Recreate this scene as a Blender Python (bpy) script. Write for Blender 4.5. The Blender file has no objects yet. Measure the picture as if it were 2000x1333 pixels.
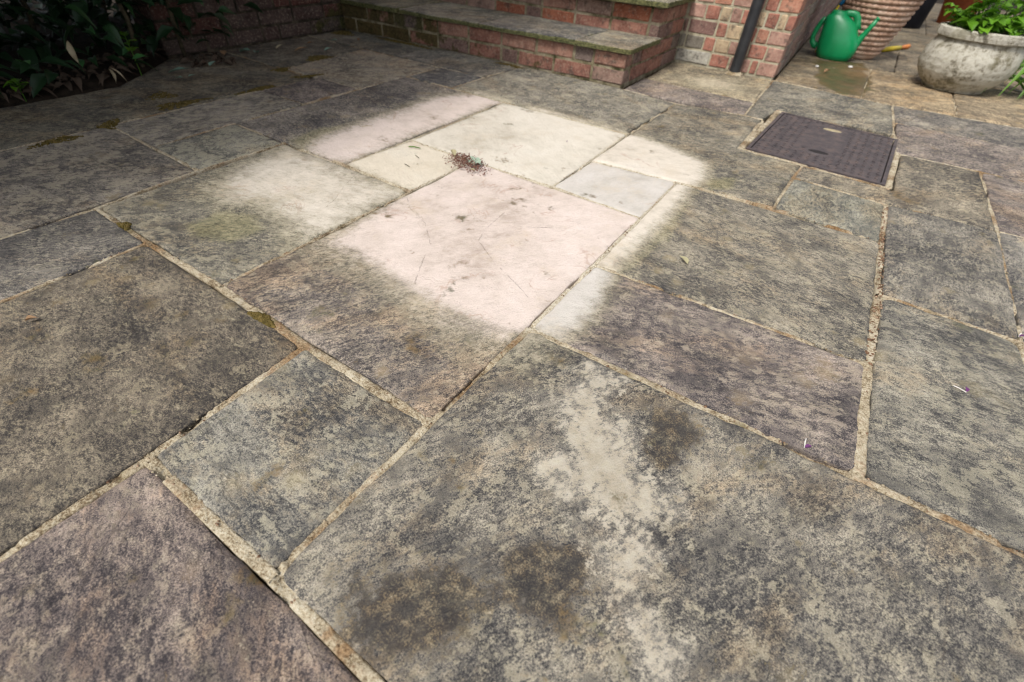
import bpy, bmesh, math, random
import numpy as np
from mathutils import Vector, Matrix, geometry
random.seed(4)
S = bpy.context.scene
COL = S.collection
PI = math.pi

# ---------------------------------------------------------------- camera, sky, sun, exposure
cam_d = bpy.data.cameras.new('camera'); cam = bpy.data.objects.new('camera', cam_d); COL.objects.link(cam)
CR = Vector((0.8266048, 0.5607747, 0.0475005)); CU = Vector((-0.4165171, 0.5528290, 0.7217296)); CF = Vector((-0.3784680, 0.6163699, -0.6905433))
mw = Matrix.Identity(4)
for i in range(3):
    mw[i][0] = CR[i]; mw[i][1] = CU[i]; mw[i][2] = -CF[i]
mw[2][3] = 0.63
cam.matrix_world = mw
cam_d.sensor_width = 36.0; cam_d.lens = 15.834; cam_d.clip_start = 0.02; cam_d.clip_end = 300
cam_d.dof.use_dof = True; cam_d.dof.focus_distance = 0.90; cam_d.dof.aperture_fstop = 3.1
S.camera = cam
w = bpy.data.worlds.new('World'); S.world = w; w.use_nodes = True
nt = w.node_tree; bg = nt.nodes['Background']
sky = nt.nodes.new('ShaderNodeTexSky'); sky.sky_type = 'NISHITA'; sky.sun_disc = False
SUN_EL, SUN_AZ = math.radians(58), math.radians(193)      # azimuth measured from +Y towards +X
sky.sun_elevation = SUN_EL; sky.sun_rotation = SUN_AZ
sky.air_density = 1.0; sky.dust_density = 4.0; sky.ozone_density = 0.6
hs = nt.nodes.new('ShaderNodeHueSaturation'); hs.inputs['Saturation'].default_value = 0.35
nt.links.new(sky.outputs[0], hs.inputs['Color']); nt.links.new(hs.outputs[0], bg.inputs['Color'])
bg.inputs['Strength'].default_value = 0.11
sun_d = bpy.data.lights.new('sun', 'SUN'); sun_d.energy = 1.5; sun_d.angle = math.radians(12); sun_d.color = (1, 0.965, 0.91)
sun = bpy.data.objects.new('sun', sun_d); COL.objects.link(sun)
sdir = Vector((math.sin(SUN_AZ)*math.cos(SUN_EL), math.cos(SUN_AZ)*math.cos(SUN_EL), math.sin(SUN_EL)))
sun.rotation_euler = sdir.to_track_quat('Z', 'Y').to_euler(); sun.location = (0, 0, 6)
S.view_settings.view_transform = 'Standard'; S.view_settings.look = 'None'
S.view_settings.exposure = 0.88; S.view_settings.gamma = 1.0; S.view_settings.use_curve_mapping = False
S.render.engine = 'CYCLES'; S.cycles.use_denoising = True; S.cycles.denoiser = 'OPENIMAGEDENOISE'; S.cycles.denoising_input_passes = 'RGB_ALBEDO_NORMAL'; S.cycles.denoising_prefilter = 'ACCURATE'; S.cycles.filter_width = 1.15

# ---------------------------------------------------------------- traced stain shapes and spots, metres on the paving
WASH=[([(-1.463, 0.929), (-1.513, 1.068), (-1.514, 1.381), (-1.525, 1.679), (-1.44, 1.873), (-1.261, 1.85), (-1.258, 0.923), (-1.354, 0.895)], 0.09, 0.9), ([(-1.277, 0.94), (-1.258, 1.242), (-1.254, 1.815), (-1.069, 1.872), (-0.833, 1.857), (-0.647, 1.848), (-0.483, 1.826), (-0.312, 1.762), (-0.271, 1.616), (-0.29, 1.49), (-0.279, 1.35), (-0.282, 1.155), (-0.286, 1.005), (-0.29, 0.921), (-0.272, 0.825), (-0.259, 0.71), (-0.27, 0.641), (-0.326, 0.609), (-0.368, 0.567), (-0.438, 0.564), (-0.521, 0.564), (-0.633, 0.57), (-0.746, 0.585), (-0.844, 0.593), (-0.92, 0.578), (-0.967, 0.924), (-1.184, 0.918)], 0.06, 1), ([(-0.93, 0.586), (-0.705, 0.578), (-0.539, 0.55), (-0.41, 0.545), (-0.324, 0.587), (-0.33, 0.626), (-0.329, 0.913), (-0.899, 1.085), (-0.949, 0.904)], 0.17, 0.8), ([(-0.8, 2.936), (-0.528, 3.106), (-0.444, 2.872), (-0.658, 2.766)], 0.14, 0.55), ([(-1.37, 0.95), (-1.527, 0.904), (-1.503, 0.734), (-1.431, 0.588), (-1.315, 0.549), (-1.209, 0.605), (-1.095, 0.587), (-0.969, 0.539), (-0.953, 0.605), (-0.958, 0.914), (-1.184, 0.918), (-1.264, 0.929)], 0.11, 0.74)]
LIGHT=[([(-0.175, 0.603), (-0.188, 0.553), (-0.183, 0.467), (-0.16, 0.393), (-0.125, 0.35), (-0.078, 0.332), (-0.027, 0.313), (0.006, 0.293), (0.046, 0.252), (0.087, 0.202), (0.106, 0.195), (0.099, 0.222), (0.063, 0.264), (0.038, 0.307), (0.04, 0.378), (0.029, 0.429), (-0.024, 0.456), (-0.066, 0.512), (-0.119, 0.543), (-0.133, 0.594)], 0.08)]
DARK=[([(-0.034, 0.576), (0.009, 0.615), (0.036, 0.56), (0.034, 0.486), (0.005, 0.46), (-0.025, 0.491)], 0.03), ([(-0.266, 0.078), (-0.24, 0.116), (-0.178, 0.147), (-0.148, 0.153), (-0.108, 0.166), (-0.112, 0.108), (-0.167, 0.044), (-0.25, 0.032)], 0.055), ([(-0.095, 0.206), (-0.066, 0.25), (-0.029, 0.285), (-0.005, 0.261), (-0.023, 0.19), (-0.051, 0.174), (-0.08, 0.171)], 0.04)]
ALGAE=[([(-1.27, 0.41), (-1.277, 0.511), (-1.18, 0.553), (-1.09, 0.522), (-1.103, 0.432), (-1.191, 0.392)], 0.03), ([(-1.47, 0.923), (-1.513, 1.068), (-1.523, 1.224), (-1.591, 1.085), (-1.566, 0.933)], 0.03), ([(-0.276, 0.847), (-0.233, 1.143), (-0.257, 1.39), (-0.263, 1.225), (-0.26, 0.995)], 0.04), ([(-0.263, 1.624), (-0.183, 1.718), (-0.171, 1.6), (-0.237, 1.535)], 0.02)]
WET=[([(-0.26, 4.091), (0.041, 4.209), (0.114, 3.602), (0.102, 3.251), (-0.013, 3.215), (-0.133, 3.356)], 0.04)]
CRACK_LEDGE=[([(-1.081, 0.711), (-1.07, 0.65), (-1.07, 0.6), (-1.045, 0.558), (-0.996, 0.508), (-0.987, 0.451), (-0.971, 0.4), (-0.976, 0.371)], 0.0025), ([(-0.943, 0.887), (-0.893, 0.845), (-0.801, 0.808), (-0.71, 0.73), (-0.685, 0.675), (-0.642, 0.601), (-0.576, 0.511)], 0.0), ([(-0.665, 0.994), (-0.653, 0.891), (-0.63, 0.826), (-0.542, 0.773), (-0.434, 0.725), (-0.38, 0.695)], 0.0), ([(-1.034, 1.74), (-1.047, 1.827), (-0.985, 1.839), (-0.838, 1.844)], 0.001), ([(-0.606, 0.947), (-0.545, 0.983), (-0.491, 1.033)], 0.0), ([(-0.177, 0.597), (-0.18, 0.559), (-0.172, 0.534)], 0.001), ([(-0.149, 0.187), (-0.107, 0.182), (-0.085, 0.167), (-0.067, 0.163), (-0.044, 0.175), (-0.029, 0.175)], 0.0035), ([(-0.004, 0.298), (-0.039, 0.313), (-0.071, 0.318)], 0.002), ([(0.003, 0.291), (0.028, 0.246), (0.047, 0.219)], 0.0025), ([(-0.157, 0.121), (-0.167, 0.14), (-0.16, 0.168)], 0.002), ([(0.316, 0.479), (0.307, 0.42), (0.317, 0.367), (0.315, 0.336)], 0.0025), ([(0.39, 0.539), (0.392, 0.479), (0.384, 0.408)], 0.002), ([(-0.491, -0.192), (-0.518, -0.165), (-0.554, -0.139)], 0.002), ([(-0.413, -0.12), (-0.428, -0.112), (-0.446, -0.098)], 0.002), ([(-0.356, -0.104), (-0.383, -0.087)], 0.002), ([(-1.184, 0.918), (-1.142, 0.823), (-1.094, 0.749), (-1.084, 0.717)], 0.0008), ([(-0.93, 0.033), (-0.936, 0.077), (-0.914, 0.119), (-0.897, 0.176)], 0.0015), ([(-0.887, -0.049), (-0.872, 0.01), (-0.835, 0.073)], 0.0015)]
SPOT={'pile': (-0.953, 1.186), 'leaf_pale': (-0.145, 1.06), 'pet1': (0.435, 0.969), 'pet2': (0.194, 0.642), 'pet3': (0.545, 1.247), 'pet4': (-0.794, 1.593), 'leaf_br': (-1.139, 0.031), 'lf1': (-2.646, 1.09), 'lf2': (-2.535, 1.066), 'lf3': (-2.524, 1.114), 'lf4': (-2.632, 1.279), 'lf5': (-2.794, 1.545), 'lf6': (-2.724, 1.605), 'lf7': (-2.62, 1.755), 'lf8': (-2.523, 1.881), 'lf9': (-2.701, 2.08), 'lf10': (-2.599, 2.198), 'lf11': (-2.579, 2.38), 'lf12': (-2.733, 1.722), 'lf13': (-2.786, 1.452), 'lf14': (-2.727, 1.923), 'twig1': (-1.182, 1.176), 'twig2': (-1.095, 1.047), 'twig3': (-1.46, 1.211), 'twig4': (-1.119, 1.122), 'moss1': (-2.198, 0.906), 'moss2': (-2.355, 0.907), 'moss3': (-2.152, 0.624), 'moss4': (-2.166, 1.228), 'moss5': (-2.443, 1.774), 'moss6': (-2.113, 0.445), 'moss7': (-2.189, 1.504), 'moss8': (-2.372, 1.494), 'chip1': (-0.208, 3.815), 'chip2': (-0.032, 3.981), 'alf': (-0.15, 3.665), 'straw': (-2.689, 0.574), 'd1': (-3.34, 1.099), 'd2': (-2.678, 0.876), 'd3': (-2.618, 0.88), 'pots2': (0.662, 9.73), 'moss9': (-0.799, 0.309), 'moss10': (-1.383, 0.318), 'moss11': (-0.121, 0.978)}

# ---------------------------------------------------------------- numpy helpers
_tabs = {}
def vnoise(x, y, seed=0):
    if seed not in _tabs: _tabs[seed] = np.random.default_rng(seed+77).random((128, 128))
    T = _tabs[seed]
    xi = np.floor(x).astype(int); yi = np.floor(y).astype(int)
    fx = x-xi; fy = y-yi; fx = fx*fx*(3-2*fx); fy = fy*fy*(3-2*fy)
    a = T[xi % 128, yi % 128]; b = T[(xi+1) % 128, yi % 128]; c = T[xi % 128, (yi+1) % 128]; d = T[(xi+1) % 128, (yi+1) % 128]
    return (a*(1-fx)+b*fx)*(1-fy)+(c*(1-fx)+d*fx)*fy
def fbm(x, y, seed=0, oct=4, rough=.5):
    s = np.zeros_like(np.asarray(x, float)); a = 1; t = 0; k = 1
    for o in range(oct):
        s += a*(vnoise(x*k+o*17.3, y*k+o*9.1, seed)-.5); t += a; a *= rough; k *= 2.03
    return s/t*2
def seg_dist(P, a, b):
    a = np.array(a); b = np.array(b); d = b-a; L = (d@d)+1e-12
    t = np.clip(((P-a)@d)/L, 0, 1); q = a+t[:, None]*d
    v = P-q
    return np.hypot(v[:, 0], v[:, 1]), d[0]*(P[:, 1]-a[1])-d[1]*(P[:, 0]-a[0])
def poly_mask(P, poly, soft):
    n = len(poly); ins = np.zeros(len(P), bool); dm = np.full(len(P), 9.0)
    for i in range(n):
        a, b = poly[i], poly[(i+1) % n]
        d, _ = seg_dist(P, a, b); dm = np.minimum(dm, d)
        c = ((a[1] > P[:, 1]) != (b[1] > P[:, 1]))
        den = (b[1]-a[1]) if abs(b[1]-a[1]) > 1e-9 else 1e-9
        ins ^= c & (P[:, 0] < (b[0]-a[0])*(P[:, 1]-a[1])/den+a[0])
    sd = np.where(ins, dm, -dm)
    t = np.clip((sd+soft)/(2*soft), 0, 1)
    return t*t*(3-2*t)
def masks(P, L):
    m = np.zeros(len(P))
    for poly, s, *wt_ in L:
        q = np.array(poly)
        if P[:, 0].min() > q[:, 0].max()+s or P[:, 0].max() < q[:, 0].min()-s or P[:, 1].min() > q[:, 1].max()+s or P[:, 1].max() < q[:, 1].min()-s: continue
        m = np.maximum(m, poly_mask(P, poly, s)*(wt_[0] if wt_ else 1.0))
    return m
def smooth(me, on=True):
    me.polygons.foreach_set('use_smooth', [on]*len(me.polygons))

# ---------------------------------------------------------------- object helpers
def tag(o, label=None, cat=None, group=None, kind=None):
    if label: o['label'] = label
    if cat: o['category'] = cat
    if group: o['group'] = group
    if kind: o['kind'] = kind
    return o
def empty(name, loc=(0, 0, 0), rz=0):
    o = bpy.data.objects.new(name, None); COL.objects.link(o); o.location = loc; o.rotation_euler.z = rz
    o.empty_display_size = .05
    return o
def link(name, me, mat=None, parent=None, loc=None):
    o = bpy.data.objects.new(name, me); COL.objects.link(o)
    if mat and not me.materials: me.materials.append(mat)
    if parent: o.parent = parent
    if loc is not None: o.location = loc
    return o
def pymesh(name, v, f, mat=None, sm=False):
    me = bpy.data.meshes.new(name); me.from_pydata([tuple(p) for p in v], [], [tuple(q) for q in f])
    if mat: me.materials.append(mat)
    if sm: smooth(me)
    me.update()
    return me
def bm_mesh(name, bm, mat=None, sm=False):
    me = bpy.data.meshes.new(name); bm.to_mesh(me); bm.free()
    if mat: me.materials.append(mat)
    if sm: smooth(me)
    return me
class MB:                       # collects simple shapes into one mesh
    def __init__(self): self.v = []; self.f = []
    def add(self, v, f):
        n = len(self.v); self.v += [tuple(p) for p in v]; self.f += [tuple(i+n for i in q) for q in f]
    def box(self, a, b):
        (x0, y0, z0), (x1, y1, z1) = a, b
        self.add([(x0, y0, z0), (x1, y0, z0), (x1, y1, z0), (x0, y1, z0), (x0, y0, z1), (x1, y0, z1), (x1, y1, z1), (x0, y1, z1)],
                 [(3, 2, 1, 0), (4, 5, 6, 7), (0, 1, 5, 4), (1, 2, 6, 5), (2, 3, 7, 6), (3, 0, 4, 7)])
    def tube(self, pts, rad, n=8, cap=True, flat=None):
        pts = [Vector(p) for p in pts]; rings = []
        if not isinstance(rad, (list, tuple)): rad = [rad]*len(pts)
        prev = None
        for i, p in enumerate(pts):
            d = (pts[min(i+1, len(pts)-1)]-pts[max(i-1, 0)]).normalized()
            ref = Vector((0, 0, 1)) if abs(d.z) < .9 else Vector((1, 0, 0))
            if prev is not None: s = (prev-d*prev.dot(d)).normalized()
            else: s = d.cross(ref).normalized()
            prev = s; t = d.cross(s)
            fl = flat if flat else 1
            rings.append([p+(s*math.cos(2*PI*k/n)*rad[i]+t*math.sin(2*PI*k/n)*rad[i]*fl) for k in range(n)])
        v = [q for r in rings for q in r]; f = []
        for i in range(len(rings)-1):
            for k in range(n):
                f.append((i*n+k, i*n+(k+1) % n, (i+1)*n+(k+1) % n, (i+1)*n+k))
        if cap: f.append(tuple(range(n-1, -1, -1))); f.append(tuple((len(rings)-1)*n+k for k in range(n)))
        self.add(v, f)
    def lathe(self, prof, n=32, c=(0, 0, 0), fn=None):
        v = []; f = []
        for i, (r, z) in enumerate(prof):
            for k in range(n):
                a = 2*PI*k/n
                rr, zz = (r, z) if fn is None else fn(r, z, a, i)
                v.append((c[0]+rr*math.cos(a), c[1]+rr*math.sin(a), c[2]+zz))
        for i in range(len(prof)-1):
            for k in range(n):
                f.append((i*n+k, i*n+(k+1) % n, (i+1)*n+(k+1) % n, (i+1)*n+k))
        self.add(v, f)
    def build(self, name, mat, parent=None, sm=False, loc=None):
        return link(name, pymesh(name, self.v, self.f, mat, sm), None, parent, loc)

# ---------------------------------------------------------------- material helpers
class NT:
    def __init__(self, name):
        self.m = bpy.data.materials.new(name); self.m.use_nodes = True; self.t = self.m.node_tree
        self.b = self.t.nodes['Principled BSDF']
    def put(self, sock, v):
        if v is None: return
        if isinstance(v, bpy.types.NodeSocket): self.t.links.new(v, sock)
        elif isinstance(v, tuple) and len(v) == 3 and sock.type == 'RGBA': sock.default_value = (*v, 1)
        else: sock.default_value = v
    def node(self, typ, ins=None, out=0, **pr):
        n = self.t.nodes.new(typ)
        for k, v in pr.items(): setattr(n, k, v)
        for k, v in (ins or {}).items(): self.put(n.inputs[k], v)
        return n.outputs[out]
    def coord(self, which='Object'): return self.node('ShaderNodeTexCoord', out=which)
    def wpos(self): return self.node('ShaderNodeNewGeometry', out='Position')
    def noise(self, vec, scale, detail=3, rough=.55, dist=0.0):
        return self.node('ShaderNodeTexNoise', {'Vector': vec, 'Scale': scale, 'Detail': detail, 'Roughness': rough, 'Distortion': dist}, out=0)
    def voro(self, vec, scale, feature='F1'):
        return self.node('ShaderNodeTexVoronoi', {'Vector': vec, 'Scale': scale}, out='Distance', feature=feature)
    def math(self, op, a, b=None, c=None, clamp=False):
        n = self.t.nodes.new('ShaderNodeMath'); n.operation = op; n.use_clamp = clamp
        for i, v in enumerate((a, b, c)): self.put(n.inputs[i], v)
        return n.outputs[0]
    def mul(self, a, b): return self.math('MULTIPLY', a, b)
    def addm(self, a, b): return self.math('ADD', a, b)
    def sstep(self, x, lo, hi):
        n = self.t.nodes.new('ShaderNodeMapRange'); n.interpolation_type = 'SMOOTHSTEP'
        self.put(n.inputs['Value'], x); n.inputs['From Min'].default_value = lo; n.inputs['From Max'].default_value = hi
        return n.outputs[0]
    def mix(self, fac, a, b, blend='MIX'):
        n = self.t.nodes.new('ShaderNodeMix'); n.data_type = 'RGBA'; n.blend_type = blend
        self.put(n.inputs['Factor'], fac)
        self.put(n.inputs['A'] if False else n.inputs[6], a); self.put(n.inputs[7], b)
        return n.outputs[2]
    def ramp(self, fac, stops):
        n = self.t.nodes.new('ShaderNodeValToRGB'); e = n.color_ramp.elements
        while len(e) < len(stops): e.new(.5)
        for q, (p, c) in zip(e, stops):
            q.position = p; q.color = (*c, 1) if isinstance(c, tuple) else (c, c, c, 1)
        self.put(n.inputs[0], fac); return n.outputs[0]
    def vadd(self, a, b): return self.node('ShaderNodeVectorMath', {0: a, 1: b}, operation='ADD')
    def vmul(self, a, b): return self.node('ShaderNodeVectorMath', {0: a, 1: b}, operation='MULTIPLY')
    def rnd(self): return self.node('ShaderNodeObjectInfo', out='Random')
    def ocol(self): return self.node('ShaderNodeObjectInfo', out='Color')
    def oalpha(self): return self.node('ShaderNodeObjectInfo', out='Alpha')
    def attr(self, name, typ='GEOMETRY', out='Fac'): return self.node('ShaderNodeAttribute', out=out, attribute_type=typ, attribute_name=name)
    def bump(self, h, strength, dist):
        return self.node('ShaderNodeBump', {'Height': h, 'Strength': strength, 'Distance': dist})
    def done(self, col=None, rough=None, normal=None, spec=None):
        self.put(self.b.inputs['Base Color'], col); self.put(self.b.inputs['Roughness'], rough)
        if normal is not None: self.put(self.b.inputs['Normal'], normal)
        if spec is not None: self.put(self.b.inputs['Specular IOR Level'], spec)
        return self.m

def mat_flag():
    T = NT('sandstone_flag'); r = T.rnd()
    r2 = T.math('FRACT', T.mul(r, 7.31)); r3 = T.math('FRACT', T.mul(r, 13.7)); r4 = T.math('FRACT', T.mul(r, 29.3))
    o_ = T.vadd(T.coord(), T.vmul(T.node('ShaderNodeCombineXYZ', {0: r, 1: r2, 2: r3}), (40., 40., 40.)))
    rot = T.node('ShaderNodeVectorRotate', {'Vector': o_, 'Angle': T.mul(r4, 2.2)}, rotation_type='Z_AXIS')
    loc = T.vmul(rot, T.node('ShaderNodeCombineXYZ', {0: T.addm(.8, T.mul(r3, .5)), 1: T.addm(.8, T.mul(r3, .5)), 2: 1.0}))
    ls = T.vmul(loc, (1.0, .5, 1.0))
    def c(n, kk): return T.mul(T.math('SUBTRACT', n, .5), kk)          # centred, stretched
    def off(x, y, z): return T.vadd(loc, (float(x), float(y), float(z)))
    big = T.noise(loc, 4.2, 3, .55); mid = T.noise(ls, 22, 5, .62, .3); fine = T.noise(ls, 125, 4, .62, .2)
    spk = T.noise(o_, 380, 3, .6); grit = T.noise(o_, 900, 2, .6); cells = T.voro(loc, 62)
    am = T.oalpha()
    v = T.addm(T.addm(T.addm(c(big, .85), c(mid, .80)), T.addm(c(fine, 1.25), c(spk, 1.5))), T.addm(c(grit, 1.15), T.addm(c(am, .16), .5)))
    base = T.ramp(v, [(.06, (.026, .026, .029)), (.30, (.062, .060, .060)), (.50, (.134, .125, .112)), (.70, (.232, .213, .178)), (.95, (.41, .38, .32))])
    m2 = T.noise(off(6, 6, 2), 34, 4, .65)
    # brown iron tint and dark algae film in drifts
    tanm = T.mul(T.sstep(T.addm(T.noise(T.vmul(off(9, 3, 1), (1., .45, 1.)), 8, 4, .6), T.addm(c(fine, .5), c(r2, .16))), .47, .72), .46)
    col = T.mix(tanm, base, T.mix(1.0, (1.30, 1.02, .70), base, 'MULTIPLY'))
    drk = T.mul(T.sstep(T.addm(T.noise(off(3, 19, 5), 13, 5, .66), T.addm(c(spk, .75), c(fine, .7))), .55, .73), .66)
    col = T.mix(drk, col, (.031, .032, .036))
    # crisp pale lichen in patches, and round tan discs
    pn = T.addm(T.addm(T.noise(off(23, 9, 5), 15, 5, .68), T.addm(c(spk, .45), T.addm(c(fine, .6), c(m2, .85)))), c(am, .20))
    plm = T.mul(T.sstep(pn, .575, .665), T.addm(.10, T.mul(am, .72)))
    col = T.mix(plm, col, T.ramp(grit, [(.35, (.24, .215, .16)), (.65, (.36, .335, .27))]))
    disc = T.mul(T.math('SUBTRACT', 1.0, T.sstep(T.addm(T.voro(off(2, 5, 9), 13), T.addm(c(fine, .9), c(spk, .5))), .14, .24)), T.sstep(T.noise(off(8, 8, 1), 6, 2, .5), .50, .62))
    col = T.mix(T.mul(disc, .38), col, (.31, .255, .15))
    blk = T.mul(T.math('SUBTRACT', 1.0, T.sstep(T.addm(cells, c(spk, .3)), .14, .24)), T.sstep(T.noise(loc, 11, 3, .55), .53, .62))
    col = T.mix(T.mul(blk, .65), col, (.034, .032, .033))
    # riven bedding lines, crevice shade painted in as thin dark colour
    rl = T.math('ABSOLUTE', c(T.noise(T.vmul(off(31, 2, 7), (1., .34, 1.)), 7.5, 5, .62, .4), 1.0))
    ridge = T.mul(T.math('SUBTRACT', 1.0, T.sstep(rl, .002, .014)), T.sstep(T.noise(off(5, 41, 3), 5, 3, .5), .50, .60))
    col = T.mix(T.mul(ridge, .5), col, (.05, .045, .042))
    col = T.mix(1.0, col, T.ocol(), 'MULTIPLY')
    # stains with shapes of their own
    js = T.addm(T.addm(c(m2, 2.6), c(fine, 2.2)), T.addm(c(spk, 1.6), c(grit, .9)))
    lf = T.noise(off(17, 4, 6), 9, 4, .6)
    dm_ = T.addm(T.attr('dark'), T.addm(T.mul(js, .50), c(lf, 2.4)))
    col = T.mix(T.mul(T.mul(T.sstep(dm_, .16, .7), T.sstep(T.attr('dark'), .0, .2)), .35), col, (.085, .062, .040))
    col = T.mix(T.mul(T.mul(T.sstep(dm_, .45, .60), .84), T.sstep(T.attr('dark'), .02, .25)), col, T.ramp(T.addm(m2, c(spk, .8)), [(.36, (.022, .022, .024)), (.54, (.048, .040, .033)), (.70, (.16, .118, .07))]))
    lt = T.mul(T.addm(T.attr('light'), c(T.noise(off(2, 24, 6), 12, 4, .62), 1.9)), T.sstep(T.attr('light'), .0, .22))
    col = T.mix(T.mul(T.sstep(T.addm(lt, T.mul(js, .32)), .10, .85), .42), col, (.36, .335, .285))
    core = T.mul(T.sstep(T.addm(lt, T.mul(js, .70)), .46, .80), .72)
    core = T.mul(core, T.math('SUBTRACT', 1.0, T.mul(T.sstep(T.addm(c(spk, 1.2), T.addm(c(grit, 1.0), .5)), .58, .72), .75)))
    col = T.mix(core, col, T.ramp(T.addm(m2, c(grit, .5)), [(.35, (.35, .30, .215)), (.65, (.47, .43, .355))]))
    al = T.mul(T.sstep(T.addm(T.attr('algae'), T.mul(js, .30)), .15, 1.05), .5)
    col = T.mix(al, col, T.mix(1.0, (1.15, 1.06, .52), T.ramp(v, [(.1, (.09, .09, .09)), (.8, (.24, .24, .24))]), 'MULTIPLY'))
    # the washed patch: bare stone, with strokes, veins, pits and grime left along the joints
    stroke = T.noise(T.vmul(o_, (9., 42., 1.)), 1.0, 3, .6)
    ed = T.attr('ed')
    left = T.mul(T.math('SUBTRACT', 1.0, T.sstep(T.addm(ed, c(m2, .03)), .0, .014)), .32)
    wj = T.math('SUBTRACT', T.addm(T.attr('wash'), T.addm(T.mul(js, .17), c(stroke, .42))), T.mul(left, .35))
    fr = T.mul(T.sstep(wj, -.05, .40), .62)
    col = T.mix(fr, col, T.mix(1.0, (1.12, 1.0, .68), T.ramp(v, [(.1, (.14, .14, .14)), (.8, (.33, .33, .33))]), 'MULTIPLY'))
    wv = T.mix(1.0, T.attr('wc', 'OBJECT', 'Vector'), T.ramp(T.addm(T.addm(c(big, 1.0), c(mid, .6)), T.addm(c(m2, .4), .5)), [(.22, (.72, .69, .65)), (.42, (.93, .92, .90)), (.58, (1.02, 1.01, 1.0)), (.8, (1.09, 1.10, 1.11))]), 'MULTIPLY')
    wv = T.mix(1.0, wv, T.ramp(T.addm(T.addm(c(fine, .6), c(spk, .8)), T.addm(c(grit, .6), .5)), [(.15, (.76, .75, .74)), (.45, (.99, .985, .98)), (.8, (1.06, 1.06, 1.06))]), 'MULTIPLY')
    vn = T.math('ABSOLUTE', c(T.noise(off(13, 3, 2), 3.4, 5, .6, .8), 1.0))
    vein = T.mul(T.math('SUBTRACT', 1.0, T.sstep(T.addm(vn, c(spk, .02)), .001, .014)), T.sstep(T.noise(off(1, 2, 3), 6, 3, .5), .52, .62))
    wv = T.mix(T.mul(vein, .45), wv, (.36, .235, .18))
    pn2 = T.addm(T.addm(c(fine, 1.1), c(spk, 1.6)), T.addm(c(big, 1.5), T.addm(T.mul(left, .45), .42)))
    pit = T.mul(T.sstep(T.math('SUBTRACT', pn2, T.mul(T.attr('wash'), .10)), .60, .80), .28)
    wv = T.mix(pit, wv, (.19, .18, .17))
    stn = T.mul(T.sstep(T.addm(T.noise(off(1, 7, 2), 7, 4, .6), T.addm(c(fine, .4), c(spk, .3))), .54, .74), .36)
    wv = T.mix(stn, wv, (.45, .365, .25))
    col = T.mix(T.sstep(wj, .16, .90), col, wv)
    cs = T.math('ABSOLUTE', T.addm(T.attr('cs'), T.addm(c(fine, .010), c(spk, .005))))
    ck = T.mul(T.math('SUBTRACT', 1.0, T.sstep(cs, .0002, .0015)), T.math('SUBTRACT', 1.0, T.sstep(T.addm(T.attr('cu'), T.mul(mid, .008)), .004, .012)))
    ck = T.mul(ck, T.sstep(T.noise(loc, 30, 2, .5), .40, .55))
    col = T.mix(T.mul(ck, .6), col, (.07, .058, .05))  # dark crack lines; the shadow of ledges is painted in with them
    wt = T.sstep(T.addm(T.attr('wet'), T.addm(T.mul(js, .22), c(T.noise(off(4, 14, 2), 11, 4, .6), 2.6))), .32, .70)
    col = T.mix(T.mul(wt, .85), col, T.ramp(T.addm(T.noise(loc, 7, 4, .6), c(fine, .5)), [(.38, (.05, .055, .016)), (.52, (.085, .06, .02)), (.66, (.14, .085, .034))]))
    # green film on the broken edges of step treads
    nz = T.node('ShaderNodeSeparateXYZ', {0: T.node('ShaderNodeNewGeometry', out='Normal')}, out=2)
    em = T.mul(T.math('SUBTRACT', 1.0, T.sstep(T.addm(nz, c(m2, .5)), .30, .80)), T.attr('em', 'OBJECT'))
    col = T.mix(T.mul(em, .85), col, T.ramp(fine, [(.4, (.04, .045, .012)), (.6, (.13, .13, .045))]))
    hgt = T.addm(T.addm(T.mul(mid, .8), T.mul(fine, .5)), T.addm(T.mul(spk, .26), T.mul(grit, .10)))
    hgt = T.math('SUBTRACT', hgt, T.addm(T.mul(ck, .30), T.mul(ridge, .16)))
    rough = T.math('SUBTRACT', .9, T.mul(wt, .42))
    return T.done(col, rough, T.bump(hgt, .6, .006), .25)

def mat_mortar():
    T = NT('lime_mortar'); p = T.wpos()
    def c(n, kk): return T.mul(T.math('SUBTRACT', n, .5), kk)
    a = T.noise(p, 8, 4, .6); b = T.noise(p, 60, 4, .65); g = T.noise(p, 260, 3, .65); h = T.noise(p, 800, 2, .6)
    v = T.addm(T.addm(c(a, 1.1), c(b, 1.0)), T.addm(c(g, 1.1), T.addm(c(h, .7), .50)))
    col = T.ramp(v, [(.05, (.045, .032, .020)), (.28, (.16, .115, .068)), (.46, (.33, .275, .185)), (.66, (.46, .405, .30)), (.95, (.56, .52, .42))])
    rust = T.mul(T.sstep(T.addm(T.noise(T.vadd(p, (5., 2., 0.)), 5.5, 4, .6), c(b, .6)), .52, .68), .72)
    col = T.mix(rust, col, T.ramp(g, [(.4, (.11, .05, .018)), (.6, (.26, .14, .05))]))
    mos = T.mul(T.sstep(T.addm(T.noise(T.vadd(p, (15., 2., 4.)), 7, 4, .65), c(g, .4)), .60, .74), .7)
    col = T.mix(mos, col, (.085, .075, .018))
    col = T.mix(T.mul(T.sstep(T.addm(T.attr('wash'), c(b, .8)), .3, .9), .8), col, T.ramp(g, [(.36, (.30, .25, .17)), (.52, (.52, .47, .37)), (.66, (.60, .56, .47))]))
    return T.done(col, .95, T.bump(T.addm(T.mul(b, .8), T.addm(T.mul(g, .5), T.mul(h, .2))), .9, .005), .15)

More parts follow.
